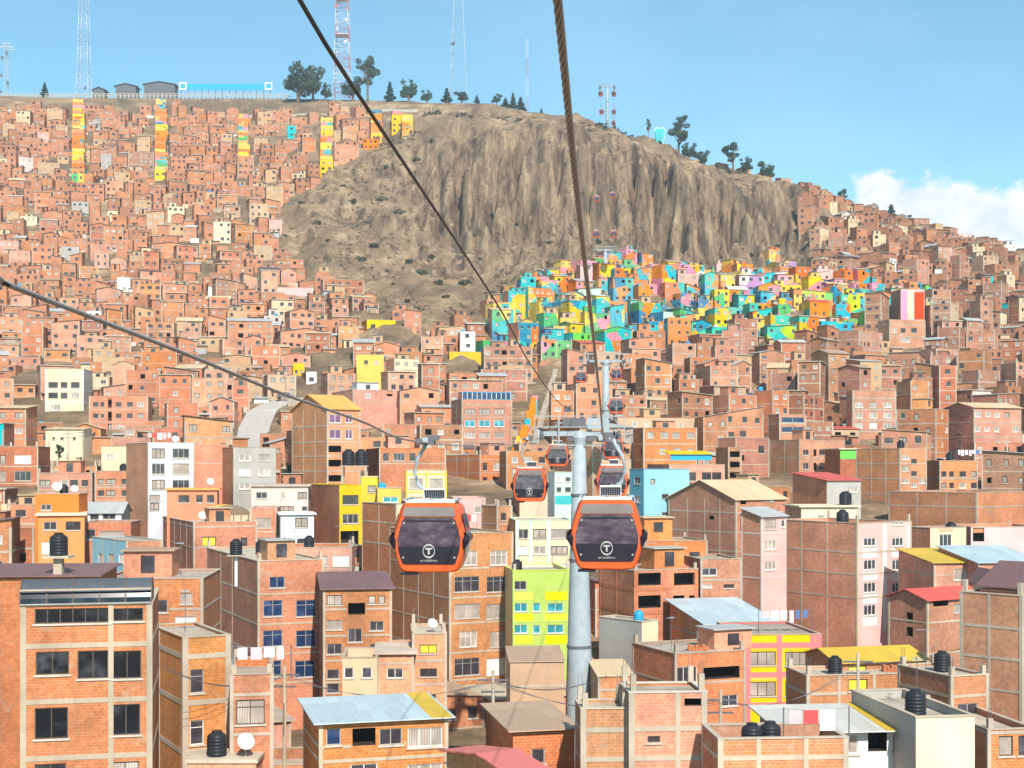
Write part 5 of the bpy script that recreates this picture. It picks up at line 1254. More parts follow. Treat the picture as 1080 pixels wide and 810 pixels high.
for a, ref, fa, fb, sc_, lab, bl in [
 (0,'the blank cement wall block',.42,.35,.9,'black water tank on the blank cream cement block',0),
 (0,'the long brick wall with the yellow roof',.24,.3,.85,'black water tank at the left end of the yellow roof',0),
 (0,'the low orange brick parapet house',.30,.3,.85,'left one of two black tanks behind the low orange parapet',0),
 (0,'the low orange brick parapet house',.46,.4,.85,'right one of two black tanks behind the low orange parapet',0),
 (0,'the grey cement wall house',.6,.3,.75,'bright blue water tank on the grey cement house',1),
 (0,'the tall brown gable tower',0,0,0,'',2),
 (0,'the brick gallery above the pink block',.86,.3,1.15,'left one of two black tanks above the pink apartment block',0),
 (0,'the brick gallery above the pink block',.96,.5,1.15,'right one of two black tanks above the pink apartment block',0),
 (0,'the lime and yellow striped building',.12,.2,.9,'black water tank on the lime striped building',0),
 (0,'the low yellow house',.2,.4,1.0,'light blue tank on the low yellow house',1),
 (0,'the cream corner house',.8,.4,1.1,'black water tank on the cream corner house',0),
 (0,'the two-window brick corner house',.5,.5,.85,'black water tank on the corner house right of the yellow roof',0),
 (0,'the orange brick terrace house',.3,.5,1.0,'black tank on the orange brick terrace house',0),
 (0,'the long terrace above the left gondola',.35,.3,1.1,'black water tank above the left gondola',0),
 (0,'the orange upper storey',.55,.5,.9,'small black tank on the orange painted storey',0),
 (0,'the low row of four windows',.4,.5,1.0,'black water tank behind the row of four windows',0),
 (0,'the tall pink and white apartment block',.2,.3,1.2,'black tank on the tall pink apartment block',0),
 (0,'the brick block with brown flank',.7,.4,1.0,'black tank on the block with the brown flank',0),
 (0,'the three-bay brick house',.6,.4,1.0,'black tank on the three-bay brick house',0),
 (0,'the L-shaped terrace block',.4,.4,1.0,'black tank on the L-shaped terrace block',0)]:
    if bl == 2: continue
    tank(on_roof(ref, fa, fb), sc_, lab, bool(bl))
sp = P(374, 491, 205)
pl = empty('tank_platform', (sp.x, sp.y, sp.z)); tag(pl, 'steel stand with two big dark tanks beside the tall gable tower', 'platform')
zg = ground(sp.x, sp.y)-sp.z-.3
q = MB(); q.box(-2,2,-1,1,-.16,0,'conc'); q.build('deck', pl)
for x in (-1.7,1.7):
    for y in (-.8,.8):
        q = MB(); q.box(x-.15,x+.15,y-.15,y+.15,zg,-.165,'conc'); q.build('leg', pl)
tank((sp.x-.9, sp.y, sp.z+.005), 1.65, 'left one of two big dark tanks beside the tall gable tower'); tank((sp.x+.98, sp.y, sp.z+.005), 1.65, 'right one of two big dark tanks beside the tall gable tower')
pbase = on_roof('the narrow two-window brick tower', .7, .02)
# tank and dish on the terrace in front of the slim tower
ter = empty('brick_terrace', P(206, 800, 75.5)); tag(ter, 'low flat brick terrace in front of the slim brick tower', 'terrace')
q = MB(); q.box(-.4,3.3,-.2,2.6,ground(0,75)-ter.location.z-.3,-.2,'brick_y'); q.build('wall', ter); q = MB(); q.box(-.5,3.4,-.3,2.7,-.198,0,'conc'); q.build('slab', ter)
tank(ter.location+Vector((1.0,.75,.004)), .95, 'large black water tank on the terrace at the bottom edge')
def make_dish():
    r = empty('satellite_dish', (0,0,0)); b = MB(); b.lathe([(.0,-.03),(.2,-.005),(.36,.07),(.45,.15),(.45,.18),(.36,.11),(.2,.04),(.0,.012)], 'dish', 18); d_ = b.build('dish', r); d_.location = (0,-.1,.75); d_.rotation_euler = (R_(60),0,R_(25))
    b = MB(); b.tube([(0,0,0),(0,0,.72)], .03, 'steel', 8); b.tube([(0,0,.6),(.05,-.42,.72),(.08,-.5,.95)], .015, 'steel_d', 6); b.build('mast', r); return r
d0 = make_dish()
for i, (p, s_, lab) in enumerate([(ter.location+Vector((2.6,.5,.004)),1.05,'large white satellite dish beside the black tank, bottom edge'),
  (on_roof('the orange upper storey',.45,.25),1.3,'white dish on the orange painted storey, left one'),(on_roof('the orange upper storey',.85,.25),1.0,'small tilted dish on the orange painted storey, right one'),
  (on_roof('the brown corner house by the glass dome',.25,.2),1.2,'white dish left of the yellow glass dome'),(on_roof('the red-orange roofed house',.85,.3),1.1,'white dish on the red-orange roof'),
  (on_roof('the white apartment block',.75,.3),1.1,'small dish on the white apartment block'),(on_roof('the brick house with two dark bays',.5,.2),1.0,'small dish on the brick house with two dark bays'),(on_roof('the house with the yellow-curtained window',.6,.3),.9,'small dish above the yellow-curtained window')]):
    o = d0 if i == 0 else copy_tree(d0); o.location = p; o.scale = (s_,)*3; tag(o, lab, 'dish', 'rooftop satellite dishes')
def curtain_wall(name, w, h, nx, nz, gm, fm):
    b = MB(); b.box(0, w, 0, .05, 0, h, gm); o = b.build(name)
    return o
# glass barrel vault on the front left building
s = REF['the building with the glass barrel roof']
bv = empty('glass_vault', (s['X'], s['Y'], s['z0']+s['H']+.075), s['th']); tag(bv, 'dark glass barrel vault with grey metal ribs on the brick roof', 'glass roof')
Rv, Lx, x0 = 1.25, s['w']+.02, -.04
g = MB(); nn = 12
arc = [(1.2-math.cos(math.pi*i/nn)*Rv, math.sin(math.pi*i/nn)*Rv*.95) for i in range(nn+1)]
for (y, z), (y2, z2) in zip(arc, arc[1:]): g.face([(x0,y,z),(x0+Lx,y,z),(x0+Lx,y2,z2),(x0,y2,z2)], 'tin_dark' if z2 > .75 else 'glass_black')
g.face([(x0,y,z) for y, z in arc], 'rustwall'); g.face([(x0+Lx,y,z) for y, z in reversed(arc)], 'rustwall'); g.build('glazing', bv)
rb = MB()
for i in range(6):
    x = x0+Lx*i/5
    for (y, z), (y2, z2) in zip(arc, arc[1:]):
        k = 1.02; rb.face([(x-.04,1.2+(y-1.2)*k,z*k),(x+.04,1.2+(y-1.2)*k,z*k),(x+.04,1.2+(y2-1.2)*k,z2*k),(x-.04,1.2+(y2-1.2)*k,z2*k)], 'frame_d')
rb.box(x0,x0+Lx,-.13,-.06,.70,.78,'conc'); rb.box(x0,x0+Lx,-.14,-.06,0,.06,'frame_m'); rb.build('rib', bv)
# yellow glass dome
s = REF['the brown corner house by the glass dome']; p = on_roof('the brown corner house by the glass dome', .72, .35)
yd = empty('glass_pavilion', p, s['th']); tag(yd, 'yellow translucent vaulted pavilion on a brick roof', 'pavilion')
g = MB(); arc = [(-2.5*math.cos(math.pi*i/10), .9+1.3*math.sin(math.pi*i/10)) for i in range(11)]
for (x, z), (x2, z2) in zip(arc, arc[1:]): g.face([(x,-2,z),(x2,-2,z2),(x2,1.5,z2),(x,1.5,z)], 'yglass')
g.face([(x,-2.001,z) for x, z in arc], 'rustwall'); g.face([(x,1.5,z) for x, z in arc], 'yglass'); g.build('vault', yd)
g = MB(); g.box(-2.5,2.5,-2,1.5,0,.898,'p_sand'); 
for i in range(6): g.box(-2.4+i*.93,-2.3+i*.93,-2.06,-2.004,.1,.89,'frame_d')
g.build('wall', yd)
# blue glass terrace, blue-yellow canopy, dormers
s = REF['the blue glass-topped block']; p = on_roof('the blue glass-topped block', .02, .02)
gt = empty('glass_terrace', p+Vector((0,0,.78)), s['th']); tag(gt, 'blue glazed terrace strip on top of the five storey block', 'terrace')
g = MB(); g.box(0,s['w']*.96,.1,3.5,.004,1.3,'glass_blue'); g.build('glazing', gt)
g = MB(); [g.box(i*s['w']*.096-.06,i*s['w']*.096+.06,.02,.095,.004,1.3,'frame_w') for i in range(11)]; g.build('frame', gt); g = MB(); g.box(-.1,s['w']*.98,0,3.7,1.302,1.42,'paint_blue'); g.build('roof', gt)
s = REF['the building under the blue-yellow canopy']; p = on_roof('the building under the blue-yellow canopy', .02, .02)
cn = empty('roof_canopy', p+Vector((0,0,.78)), s['th']); tag(cn, 'bright blue plastic canopy with yellow edge over a brick terrace', 'canopy')
g = MB(); sheet(g, [(-.3,-.6,1.0),(s['w']*.76,-.6,1.0),(s['w']*.76,3,1.5),(-.3,3,1.5)], .08, 'p_yellow'); g.build('roof', cn); g = MB(); g.box(0,s['w']*.75,-.3,-.2,.02,.9,'paint_blue'); g.build('screen', cn)
s = REF['the big dark brick wall']
for i, (px, lab) in enumerate(((1050,'left dormer with white edged maroon roof on the big brown building'),(1070,'right dormer with white edged maroon roof on the big brown building'))):
    p = P(px, 629, 89); dm = empty('dormer', (p.x, p.y, s['z0']+s['H']-.3), R_(8)); tag(dm, lab, 'dormer', 'dormers on the big brown building')
    g = MB(); g.box(-.55,.55,0,2,.0,.85,'p_cream'); g.face([(-.55,0,.85),(.55,0,.85),(0,0,1.45)],'p_cream'); g.box(-.25,.25,-.03,-.004,.15,.75,'glass_dark'); g.build('wall', dm)
    g = MB(); sheet(g, [(-.8,2.4,.55),(-.8,-.2,.55),(0,-.2,1.52),(0,2.4,1.52)], .06, 'tin_mar'); sheet(g, [(.8,-.2,.55),(.8,2.4,.55),(0,2.4,1.524),(0,-.2,1.524)], .06, 'tin_mar'); g.build('roof', dm)
    g = MB(); g.tube([(-.85,-.24,.5),(0,-.24,1.5),(.85,-.24,.5)], .06, 'p_white', 6); g.build('trim', dm)
mr_ = empty('mansard_roof', (s['X'], s['Y'], s['z0']+s['H']+.08), s['th']); tag(mr_, 'maroon tiled sloping roof of the big brown building', 'roof')
g = MB(); sheet(g, [(1.2,s['d']-.3,.3),(1.2,.2,.3),(4.2,.2,1.7),(4.2,s['d']-.3,1.7)], .1, 'tin_mar'); g.build('slope', mr_)
g = MB(); g.box(1.4,4.1,.4,s['d']-.5,-.3,.1,'brick_r'); g.build('curb', mr_)
# ---- laundry, antennas
def laundry(ref, fa, fb, L, lab, rz=0):
    p = on_roof(ref, fa, fb); r = empty('clothes_line', p, REF[ref]['th']); tag(r, lab, 'clothes line', 'washing lines on the roofs')
    for x in (0, L):
        q = MB(); q.tube([(x,0,0),(x,0,1.9)], .03, 'steel_d', 6); q.build('pole', r)
    q = MB(); q.tube([(0,0,1.85),(L/2,0,1.72),(L,0,1.85)], .012, 'steel_w', 4); q.build('line', r)
    rr = random.Random(len(lab))
    x = .25
    while x < L-.6:
        w_ = rr.uniform(.35,.7); h_ = rr.uniform(.5,.95); q = MB(); q.box(x, x+w_, -.012, .012, 1.72-h_, 1.76, rr.choice(['cloth_w','cloth_w','cloth_b','cloth_r','p_mauve'])); q.build('cloth', r); x += w_+rr.uniform(.05,.25)
laundry('the low brick house with the long parapet', .05, .25, 3.2, 'white washing on a line over the low brick parapet')
laundry('the low orange brick parapet house', .55, .3, 3.0, 'washing hung behind the low orange brick parapet')
laundry('the L-shaped terrace block', .55, .3, 4, 'washing on the roof of the L-shaped terrace block')
laundry('the white apartment block', .2, .5, 4, 'washing on the roof of the white apartment block')
laundry('the tall three-bay brick block', .3, .4, 4, 'washing on the roof of the tall three-bay block')
laundry('the yellow and pink painted block', .3, .3, 4.5, 'white washing on the roof of the yellow and pink block')
def pole_lamp(p, h, lab, name='utility_pole'):
    r = empty(name, p); tag(r, lab, 'pole'); q = MB(); q.tube([(0,0,-.5),(0,0,h)], [.14,.09], 'conc', 8); q.build('shaft', r)
    q = MB(); q.box(-.9,.9,-.05,.05,h-.6,h-.5,'steel_d'); q.box(-.7,.7,-.05,.05,h-1.3,h-1.2,'steel_d'); q.build('crossarm', r)
    return r
def gp(px, D): X = (px-CX)/F*D; return Vector((X, D, ground(X, D)))
for px, D, h, lab in ((487,71,9.5,'tall pale utility pole with wires beside the blue-roofed house'),(302,331,8,'utility pole standing beside the parked car'),(72,250,7,'left utility pole by the small green garden'),(87,252,7,'right utility pole by the small green garden'),(455,712,10,'thin pole at the edge of the cliff top road')):
    pole_lamp(gp(px, D), h, lab)

# overhead wires between the front poles and roofs
POLES = [(520,82,7.5),(300,84,7.5),(760,78,7),(905,86,8)]
tops = [P(487,690,71)+Vector((0,0,.0))]
for px, D, h in POLES:
    X = (px-CX)/F*D; z0 = ground(X, D); pole_lamp(Vector((X, D, z0)), h+4.5, 'concrete utility pole rising between front roofs at %s' % {520:'the rust-roofed house',300:'the blue-roofed house',760:'the orange parapet',905:'the white-roofed house'}[px])
    tops.append(Vector((X, D, z0+h+3.9)))
wire_pts = [(tops[2], tops[1]), (tops[1], tops[3]), (tops[3], tops[4]), (tops[4], P(1100, 640, 95)), (tops[2], P(150, 690, 74)), (tops[1], P(660, 700, 101))]
for i, (a, c) in enumerate(wire_pts):
    q = MB()
    for off in (-.7, 0, .65):
        pts_ = [a.lerp(c, t/12)+Vector((0, off, -1.1*(1-(t/6-1)**2)*(1+.2*off))) for t in range(13)]; q.tube(pts_, .013, 'steel_d', 4)
    o = q.build('power_line'); tag(o, 'slack dark power wires, %s' % ['from the pole by the blue roof to the rust roof','from the rust roof to the orange parapet pole','between the orange parapet pole and white roof pole','from the white roof pole to the right edge','from the blue roof pole to the slim brick tower','from the rust roof towards the brown corner house'][i], 'wire', 'power wires over the front roofs')
# antennas and brick piles on the front roofs
def make_antenna():
    r = empty('roof_antenna', (0,0,0)); q = MB(); q.tube([(0,0,0),(0,0,2.6)], .02, 'steel_d', 5); q.build('mast', r)
    q = MB(); q.box(-.55,.55,-.012,.012,2.42,2.445,'steel'); [q.box(-.5+i*.2-.008,-.5+i*.2+.008,-.3+i*.02,.3-i*.02,2.447,2.46,'steel') for i in range(6)]; q.build('element', r); return r
an = make_antenna(); k_ = 0
for ref, fa, fb in (('the brick house with blue windows',.8,.25),('the tall three-bay brick block',.7,.3),('the narrow two-window brick tower',.4,.5),('the yellowish brick house',.7,.4),('the unfinished brick building with open floors',.5,.4),('the brown corner house by the glass dome',.5,.5),('the tall pink and white apartment block',.7,.5),('the brick house with the white-framed window',.2,.4),('the white apartment block',.5,.5),('the blank cement wall block',.75,.6),('the low row of four windows',.8,.5),('the two-window brick corner house',.2,.6)):
    o = an if k_ == 0 else copy_tree(an); k_ += 1; o.location = on_roof(ref, fa, fb); o.rotation_euler = (0,0,rnd.uniform(0,6)); tag(o, 'thin television antenna on the roof of '+ref, 'antenna', 'roof antennas')
for ref, fa, fb in (('the brick house with blue windows',.25,.3),('the tall three-bay brick block',.2,.25),('the unfinished brick building with open floors',.75,.25),('the brick house with the white-framed window',.35,.25),('the long brick wall with the yellow roof',.6,.4)):
    q = MB(); rr = random.Random(len(ref))
    for i in range(6):
        for j in range(3-(i%2)): q.box(i*.26+rr.uniform(-.01,.01), i*.26+.24, 0, .5, j*.151+.003, j*.151+.15, rr.choice(['brick_o','brick_r','brick_p']))
    o = q.build('brick_pile'); o.location = on_roof(ref, fa, fb); tag(o, 'loose stack of spare bricks on '+ref, 'brick pile', 'brick piles on roofs')
# ---- trees
def leaf_crown(mb, blobs, n, size, ms, rr):
    tot = sum(b_[3]*b_[4]*b_[5] for b_ in blobs)
    for cx, cy, cz, rx, ry, rz in blobs:
        k = int(n*rx*ry*rz/tot)+8
        for _ in range(k):
            while True:
                a, c_, e = rr.uniform(-1,1), rr.uniform(-1,1), rr.uniform(-1,1)
                q = a*a+c_*c_+e*e
                if q < 1 and q > rr.random()*.5: break
            p = Vector((cx+a*rx, cy+c_*ry, cz+e*rz)); s_ = size*rr.uniform(.6,1.3)
            u = Vector((rr.uniform(-1,1), rr.uniform(-1,1), rr.uniform(-.7,.7))).normalized(); v = u.cross(Vector((rr.uniform(-1,1), rr.uniform(-1,1), rr.uniform(-1,1)))).normalized()
            u *= s_; v *= s_*.7
            mb.face([tuple(p-u), tuple(p+v*.8-u*.1), tuple(p+u), tuple(p-v*.8+u*.1)], rr.choice(ms), [(0,0),(1,0),(1,1),(0,1)])
def make_tree(kind, seed):
    rr = random.Random(seed); r = empty('eucalyptus_tree' if kind != 'pine' else 'pine_tree', (0,0,0)); t = MB(); c = MB()
    if kind == 'tall':     # loose, clumped eucalyptus, 10 m
        t.tube([(0,0,-1),(.1,0,2.5),(-.1,.1,5),(.3,0,7.6)], [.32,.26,.2,.08], 'bark', 8)
        blobs = []
        for k in range(17):
            a = rr.uniform(0,6.28); q = rr.uniform(.5,2.5); z = rr.uniform(4.2,9.2); e = (q*math.cos(a), q*math.sin(a), z)
            t.tube([(0,0,z*.55),(e[0]*.6,e[1]*.6,z*.8),e], [.12,.08,.03], 'bark', 5); s_ = rr.uniform(.55,1.15); blobs.append((*e, s_, s_, s_*.7))
        leaf_crown(c, blobs, 2200, .24, ['leaf_d','leaf_m','leaf_m','leaf_l'], rr)
    elif kind == 'broad':
        t.tube([(0,0,-1),(.1,0,1.5),(0,.1,3.2)], [.35,.28,.15], 'bark', 8); blobs = []
        for k in range(18):
            a = rr.uniform(0,6.28); q = rr.uniform(.3,2.5); z = rr.uniform(2.0,6.6); e = (q*math.cos(a), q*math.sin(a), z)
            t.tube([(0,0,1.6),(e[0]*.6,e[1]*.6,z*.75),e], [.12,.08,.03], 'bark', 5); s_ = rr.uniform(.6,1.25); blobs.append((*e, s_, s_, s_*.85))
        leaf_crown(c, blobs, 2400, .24, ['leaf_d','leaf_m','leaf_m','leaf_l'], rr)
    elif kind == 'pine':
        t.tube([(0,0,-1),(0,0,3),(0,0,5.6)], [.22,.15,.05], 'bark', 7); blobs = []
        for k in range(14):
            z = .6+k*.36; q = (1.75-k*.115)*rr.uniform(.45,.75); a = k*2.4; blobs.append((q*math.cos(a), q*math.sin(a), z, .95-k*.045, .95-k*.045, .5))
        blobs.append((0,0,5.6,.4,.4,.7)); leaf_crown(c, blobs, 1300, .26, ['pine_d','pine_d','pine_m'], rr)
    t.build('trunk', r); c.build('crown', r); return r
TR = {k: make_tree(k, s_) for k, s_ in (('tall',3),('broad',8),('pine',5))}; TR['tall2'] = make_tree('tall', 17); TR['broad2'] = make_tree('broad', 29)
used = set()
H0 = {'tall':10.2,'tall2':10.2,'broad':7.4,'broad2':7.4,'pine':6.2}
for k, px, D, hpx, lab, wide in [('broad',315,742,36,'big dark round tree at the left of the rim trees',1.15),('broad2',330,744,30,'grey-green tree just right of the big round rim tree',1.0),('broad',343,745,16,'low scrubby tree between the big tree and the mast',.9),
 ('tall',388,745,40,'tall loose eucalyptus with clumped crown right of the lattice mast',.9),('broad2',372,746,20,'rounded tree crossed by the dark cable on the rim',1.3),('pine',411,745,17,'dark pointed pine between two rim trees',1.2),('broad',431,744,21,'pale rounded tree right of the dark pine',1.0),('broad',450,744,12,'small round tree left of the guyed mast',1.2),
 ('pine',471,742,13,'low wide pine at the foot of the guyed mast',1.5),('broad2',487,742,11,'low spreading tree right of the guyed mast foot',1.6),('pine',503,738,7,'first small dark pine on the rim past the masts',1.6),('broad2',524,737,9,'low rounded dark tree among the small rim pines',1.3),('pine',533,736,8,'squat dark pine touching the rounded rim tree',1.9),('pine',541,735,14,'pointed pine where the dark row meets the thin mast',1.1),('pine',549,733,12,'last small pine of the dark row on the rim',1.4),('pine',571,728,6,'tiny lone pine on the rim right of the thin mast',1.2),
 ('pine',47,752,13,'dark bluish pine behind the balustrade, upper left',1.25),('tall2',716,657,36,'large dark eucalyptus on the right skyline beside the turquoise building',1.0),('broad',727,657,16,'dark bush-like tree under the large skyline eucalyptus',1.2),('broad2',741,656,15,'low dark tree right of the large skyline eucalyptus',1.2),('tall',773,650,27,'dark tree standing among houses on the right skyline',1.15),('broad',786,648,15,'low dark tree at the foot of the right skyline tree',1.1),('broad2',808,640,16,'dark tree where the right skyline starts to fall',1.2),
 ('tall2',684,660,18,'thin sparse young tree left of the turquoise building',.5),('tall',890,634,17,'dark tree left of the white cloud edge',1.0),('broad',920,640,12,'small round tree against the white cloud',1.2),('pine',940,644,15,'dark conical tree against the white cloud',1.5),('broad2',955,645,9,'low bush-like tree right of the conical one',1.5),
 ('tall',62,256,24,'loose dark tree in the small green garden on the left',.8),('broad',85,254,12,'low green tree beside the garden poles',1.1),('broad2',45,254,13,'round green bush-tree at the left of the garden',.9),('broad',301,232,24,'bright leafy tree left of the tall brown gable tower',.8),('broad2',565,372,13,'dark tree at the head of the stair path',1.0),('broad',127,425,14,'dark tree between brick houses on the left slope',.9),('broad2',86,400,13,'round dark tree among the left slope houses',1.0),('broad',742,395,9,'low green tree below the mural houses',1.2),('broad2',520,345,10,'dark tree at the left end of the mural quarter',1.2),('broad',470,392,8,'small green tree above the yellow wall house',1.2)]+[(k_, px_, D_, h_, 'small dusty tree %s' % l_, w_) for k_, px_, D_, h_, l_, w_ in ((
 'broad',118,360,11,'between brick houses left of the ochre narrow house',1.1),('broad2',212,430,10,'high among the left slope houses',1.2),('tall2',262,520,12,'in a gully on the upper left slope',.8),('broad',60,560,8,'on the upper left slope near the frame edge',1.3),('broad2',180,600,8,'below the second mural stairs',1.3),('broad',425,352,9,'beside the yellow wall house',1.3),('broad2',700,330,9,'below the mural houses, left one',1.2),('broad',872,340,9,'among the brown houses right of the mural quarter',1.2),('broad2',1010,300,12,'on the right slope by the frame edge',1.1),('broad',960,262,10,'among brown houses on the right slope',1.1),('broad2',905,520,9,'on the right shoulder of the cliff',1.2),('broad',1002,560,9,'high on the right slope',1.2),('broad2',655,300,8,'right of the stair path',1.2))]:
    o = TR[k] if k not in used else copy_tree(TR[k]); used.add(k)
    p = gp(px, D); sc_ = hpx*D/F/H0[k]*(1.25 if D > 600 else 1); o.location = p-Vector((0,0,.1)); o.scale = (sc_*wide, sc_*wide*.9, sc_); o.rotation_euler = (0,0,rnd.uniform(0,6.28))
    tag(o, lab, 'tree', 'trees on the rim and the slopes')
# scrub on the bare slope: the larger bushes one by one, the rest as one cover
rr = random.Random(77)
c = MB(); leaf_crown(c, [(0,0,.5,1.2,1.2,.8),(.9,.3,.4,.8,.7,.6),(-.7,-.3,.45,.8,.8,.6)], 130, .34, ['bush_d','bush_d','bush_m','bush_g'], rr)
bm_ = c.mesh('dry_bush'); cnt = 0
B_AT = [(408,178),(362,197),(403,212),(421,226),(336,236),(395,262),(432,278),(445,290),(455,272),(500,252),(518,232),(470,315),(430,320),(345,255),(318,215),(372,215),(388,236),(300,250),(490,300),(505,275),(462,300),(415,300),(380,275),(440,170),(455,150),(545,240),(568,290),(580,262),(820,262),(848,288),(838,246),(868,232),(792,270),(745,278)]
def slope_at(px, py):
    D = 430.0
    best = None
    while D < 735:
        X = (px-CX)/F*D; z = ground(X, D)
        if HY-F*z/D <= py: return Vector((X, D, z))
        D += 1.0
    return None
for i, (px, py) in enumerate(B_AT):
    p = slope_at(px, py)
    if p is None: continue
    o = link('dry_bush', bm_); s_ = rr.uniform(.6, 1.5); o.location = p; o.scale = (s_*1.2, s_, s_*.9); o.rotation_euler = (0,0,rr.uniform(0,6))
    tag(o, 'dusty dark bush scattered on the bare slope and cliff', 'bush', 'dark bushes dotted over the bare slope')
sb = MB()
for _ in range(5200):
    px, py = rr.uniform(290, 890), rr.uniform(118, 345)
    if not pgon(px, py, BARE): continue
    D = rr.uniform(440, 715); X = (px-CX)/F*D; z = ground(X, D)
    if not pgon(px, HY-F*z/D, BARE): continue
    if noise.noise((X*.02, D*.02, 9)) < -.1: continue
    s_ = rr.uniform(.3, .95)+(.6 if D > 640 else 0)
    for _k in range(9):
        q = Vector((X+rr.gauss(0,.6)*s_, D+rr.gauss(0,.6)*s_, z+rr.uniform(0,.9)*s_)); u = Vector((rr.uniform(-1,1),rr.uniform(-1,1),rr.uniform(-.6,.9))).normalized()*.45*s_; v = u.cross(Vector((rr.random(),rr.random(),1))).normalized()*.3*s_
        sb.face([tuple(q-u),tuple(q+v),tuple(q+u),tuple(q-v)], rr.choice(['bush_d','bush_m','bush_m']), [(0,0)]*4)
tag(sb.build('dry_scrub'), 'low dry scrub covering the bare slope', kind='stuff')

# ---- the rim: balustrade, pavilions, hoarding, masts
def lattice(name, px, pyt, pyb, D, w0, w1, m1, m2, lab, seg=2.5, t=.09):
    X = (px-CX)/F*D; zb = min((HY-pyb)*D/F, ground(X, D)-.3); zt = (HY-pyt)*D/F; h = zt-zb
    r = empty(name, (X, D, zb)); tag(r, lab, 'mast'); lg = [MB() for _ in range(4)]; b2 = MB(); n = max(4, int(h/seg))
    for i in range(n):
        z0, z1 = h*i/n, h*(i+1)/n; k0, k1 = lerp(w0, w1, i/n)/2, lerp(w0, w1, (i+1)/n)/2; mm = m1 if (i//3) % 2 == 0 else m2
        q0 = [(-k0,-k0,z0),(k0,-k0,z0),(k0,k0,z0),(-k0,k0,z0)]; q1 = [(-k1,-k1,z1),(k1,-k1,z1),(k1,k1,z1),(-k1,k1,z1)]
        for j in range(4):
            lg[j].tube([q0[j], q1[j]], t, mm, 5, False); j2 = (j+1) % 4
            b2.tube([q0[j], q1[j2]] if i % 2 else [q0[j2], q1[j]], t*.55, mm, 4, False); b2.tube([q1[j], q1[j2]], t*.55, mm, 4, False)
    for a in lg: a.build('leg', r)
    b2.build('bracing', r); return r, h
m1, h1 = lattice('lattice_mast', 88.5, -25, 95, 765, 6.8, 3.4, 'towgrey', 'towwhite', 'pale grey lattice mast rising out of frame at upper left', 2.6, .13)
m2, h2 = lattice('lattice_mast', 361, -30, 101, 752, 8.6, 5.2, 'towred', 'towwhite', 'red and white lattice mast rising behind the rim trees', 2.6, .17)
m3, h3 = lattice('lattice_mast', 483.5, -40, 108, 748, 9.5, 2.6, 'towgrey', 'towgrey', 'thin three-legged grey mast right of the rim trees', 4.5, .11)
m4, h4 = lattice('lattice_mast', 556, 42, 112, 742, 1.2, .9, 'towred', 'towwhite', 'very thin red and white mast in mid sky', 3.2, .07)
m5, h5 = lattice('lattice_mast', 7, 44, 98, 758, 1.5, 1.2, 'towgrey', 'towgrey', 'short antenna mast with drums at the left edge', 2.2, .12)
for r, h, items in ((m2, h2, [(-2.2,.86),(2.0,.80),(2.3,.62),(-2.6,.55),(1.8,.45)]),(m5, h5, [(-1.8,.72),(-2.6,.42),(1.0,.30),(-3.0,.15),(.5,.8)]),(m1, h1, [(1.0,.12)]),(m3,h3,[(-3.2,.42),(-2.4,.43)])):
    for x, t in items:
        q = MB(); q.tube([(x,-1.6,h*t),(x,-.9,h*t)], [.85,.7], 'steel_d' if r != m2 else 'towwhite', 12); q.build('antenna_drum', r)
q = MB(); q.box(-4.2,3.8,-.3,.3,h5*.90,h5*.92,'towgrey'); q.box(-1.6,4.6,-.2,.2,h5*.86,h5*.875,'towgrey'); q.box(-2.5,2.5,-.15,.15,h5*.965,h5*.98,'towgrey'); q.build('antenna_arm', m5)
q = MB(); q.box(-4.5,-2,-.6,-.4,h2*.72,h2*.735,'towred'); q.box(-3.4,3.4,-3.4,3.4,h2*.50,h2*.506,'towwhite'); q.box(-3.2,3.2,-3.2,3.2,h2*.78,h2*.785,'towwhite'); q.build('platform', m2)
bl = empty('stone_balustrade', (0,0,0)); tag(bl, 'long pale stone balustrade along the rim, upper left', 'balustrade')
q = MB(); q2 = MB()
xs = [(-(CX+60)/F*752)+i*.0 for i in range(1)]
pxs = -40.0
while pxs < 306:
    D = 750; X = (pxs-CX)/F*D; z = max(ground(X, D), ground(X, 752))
    q2.box(X-.28, X+.28, D-.25, D+.25, z-1.5, z+1.7, 'stone_w')
    X2 = (pxs+4.4-CX)/F*D; z2 = max(ground(X2, D), ground(X2, 752))
    for dz in (.25, 1.4): q.face([(X,D-.2,z+dz),(X2,D-.2,z2+dz),(X2,D-.2,z2+dz+.35),(X,D-.2,z+dz+.35)], 'stone_w'); q.face([(X,D-.2,z+dz+.35),(X2,D-.2,z2+dz+.35),(X2,D+.2,z2+dz+.35),(X,D+.2,z+dz+.35)], 'stone_w')
    pxs += 4.4
q.build('rail', bl); q2.build('baluster', bl); bl['label'] = 'long pale stone balustrade along the rim, upper left'
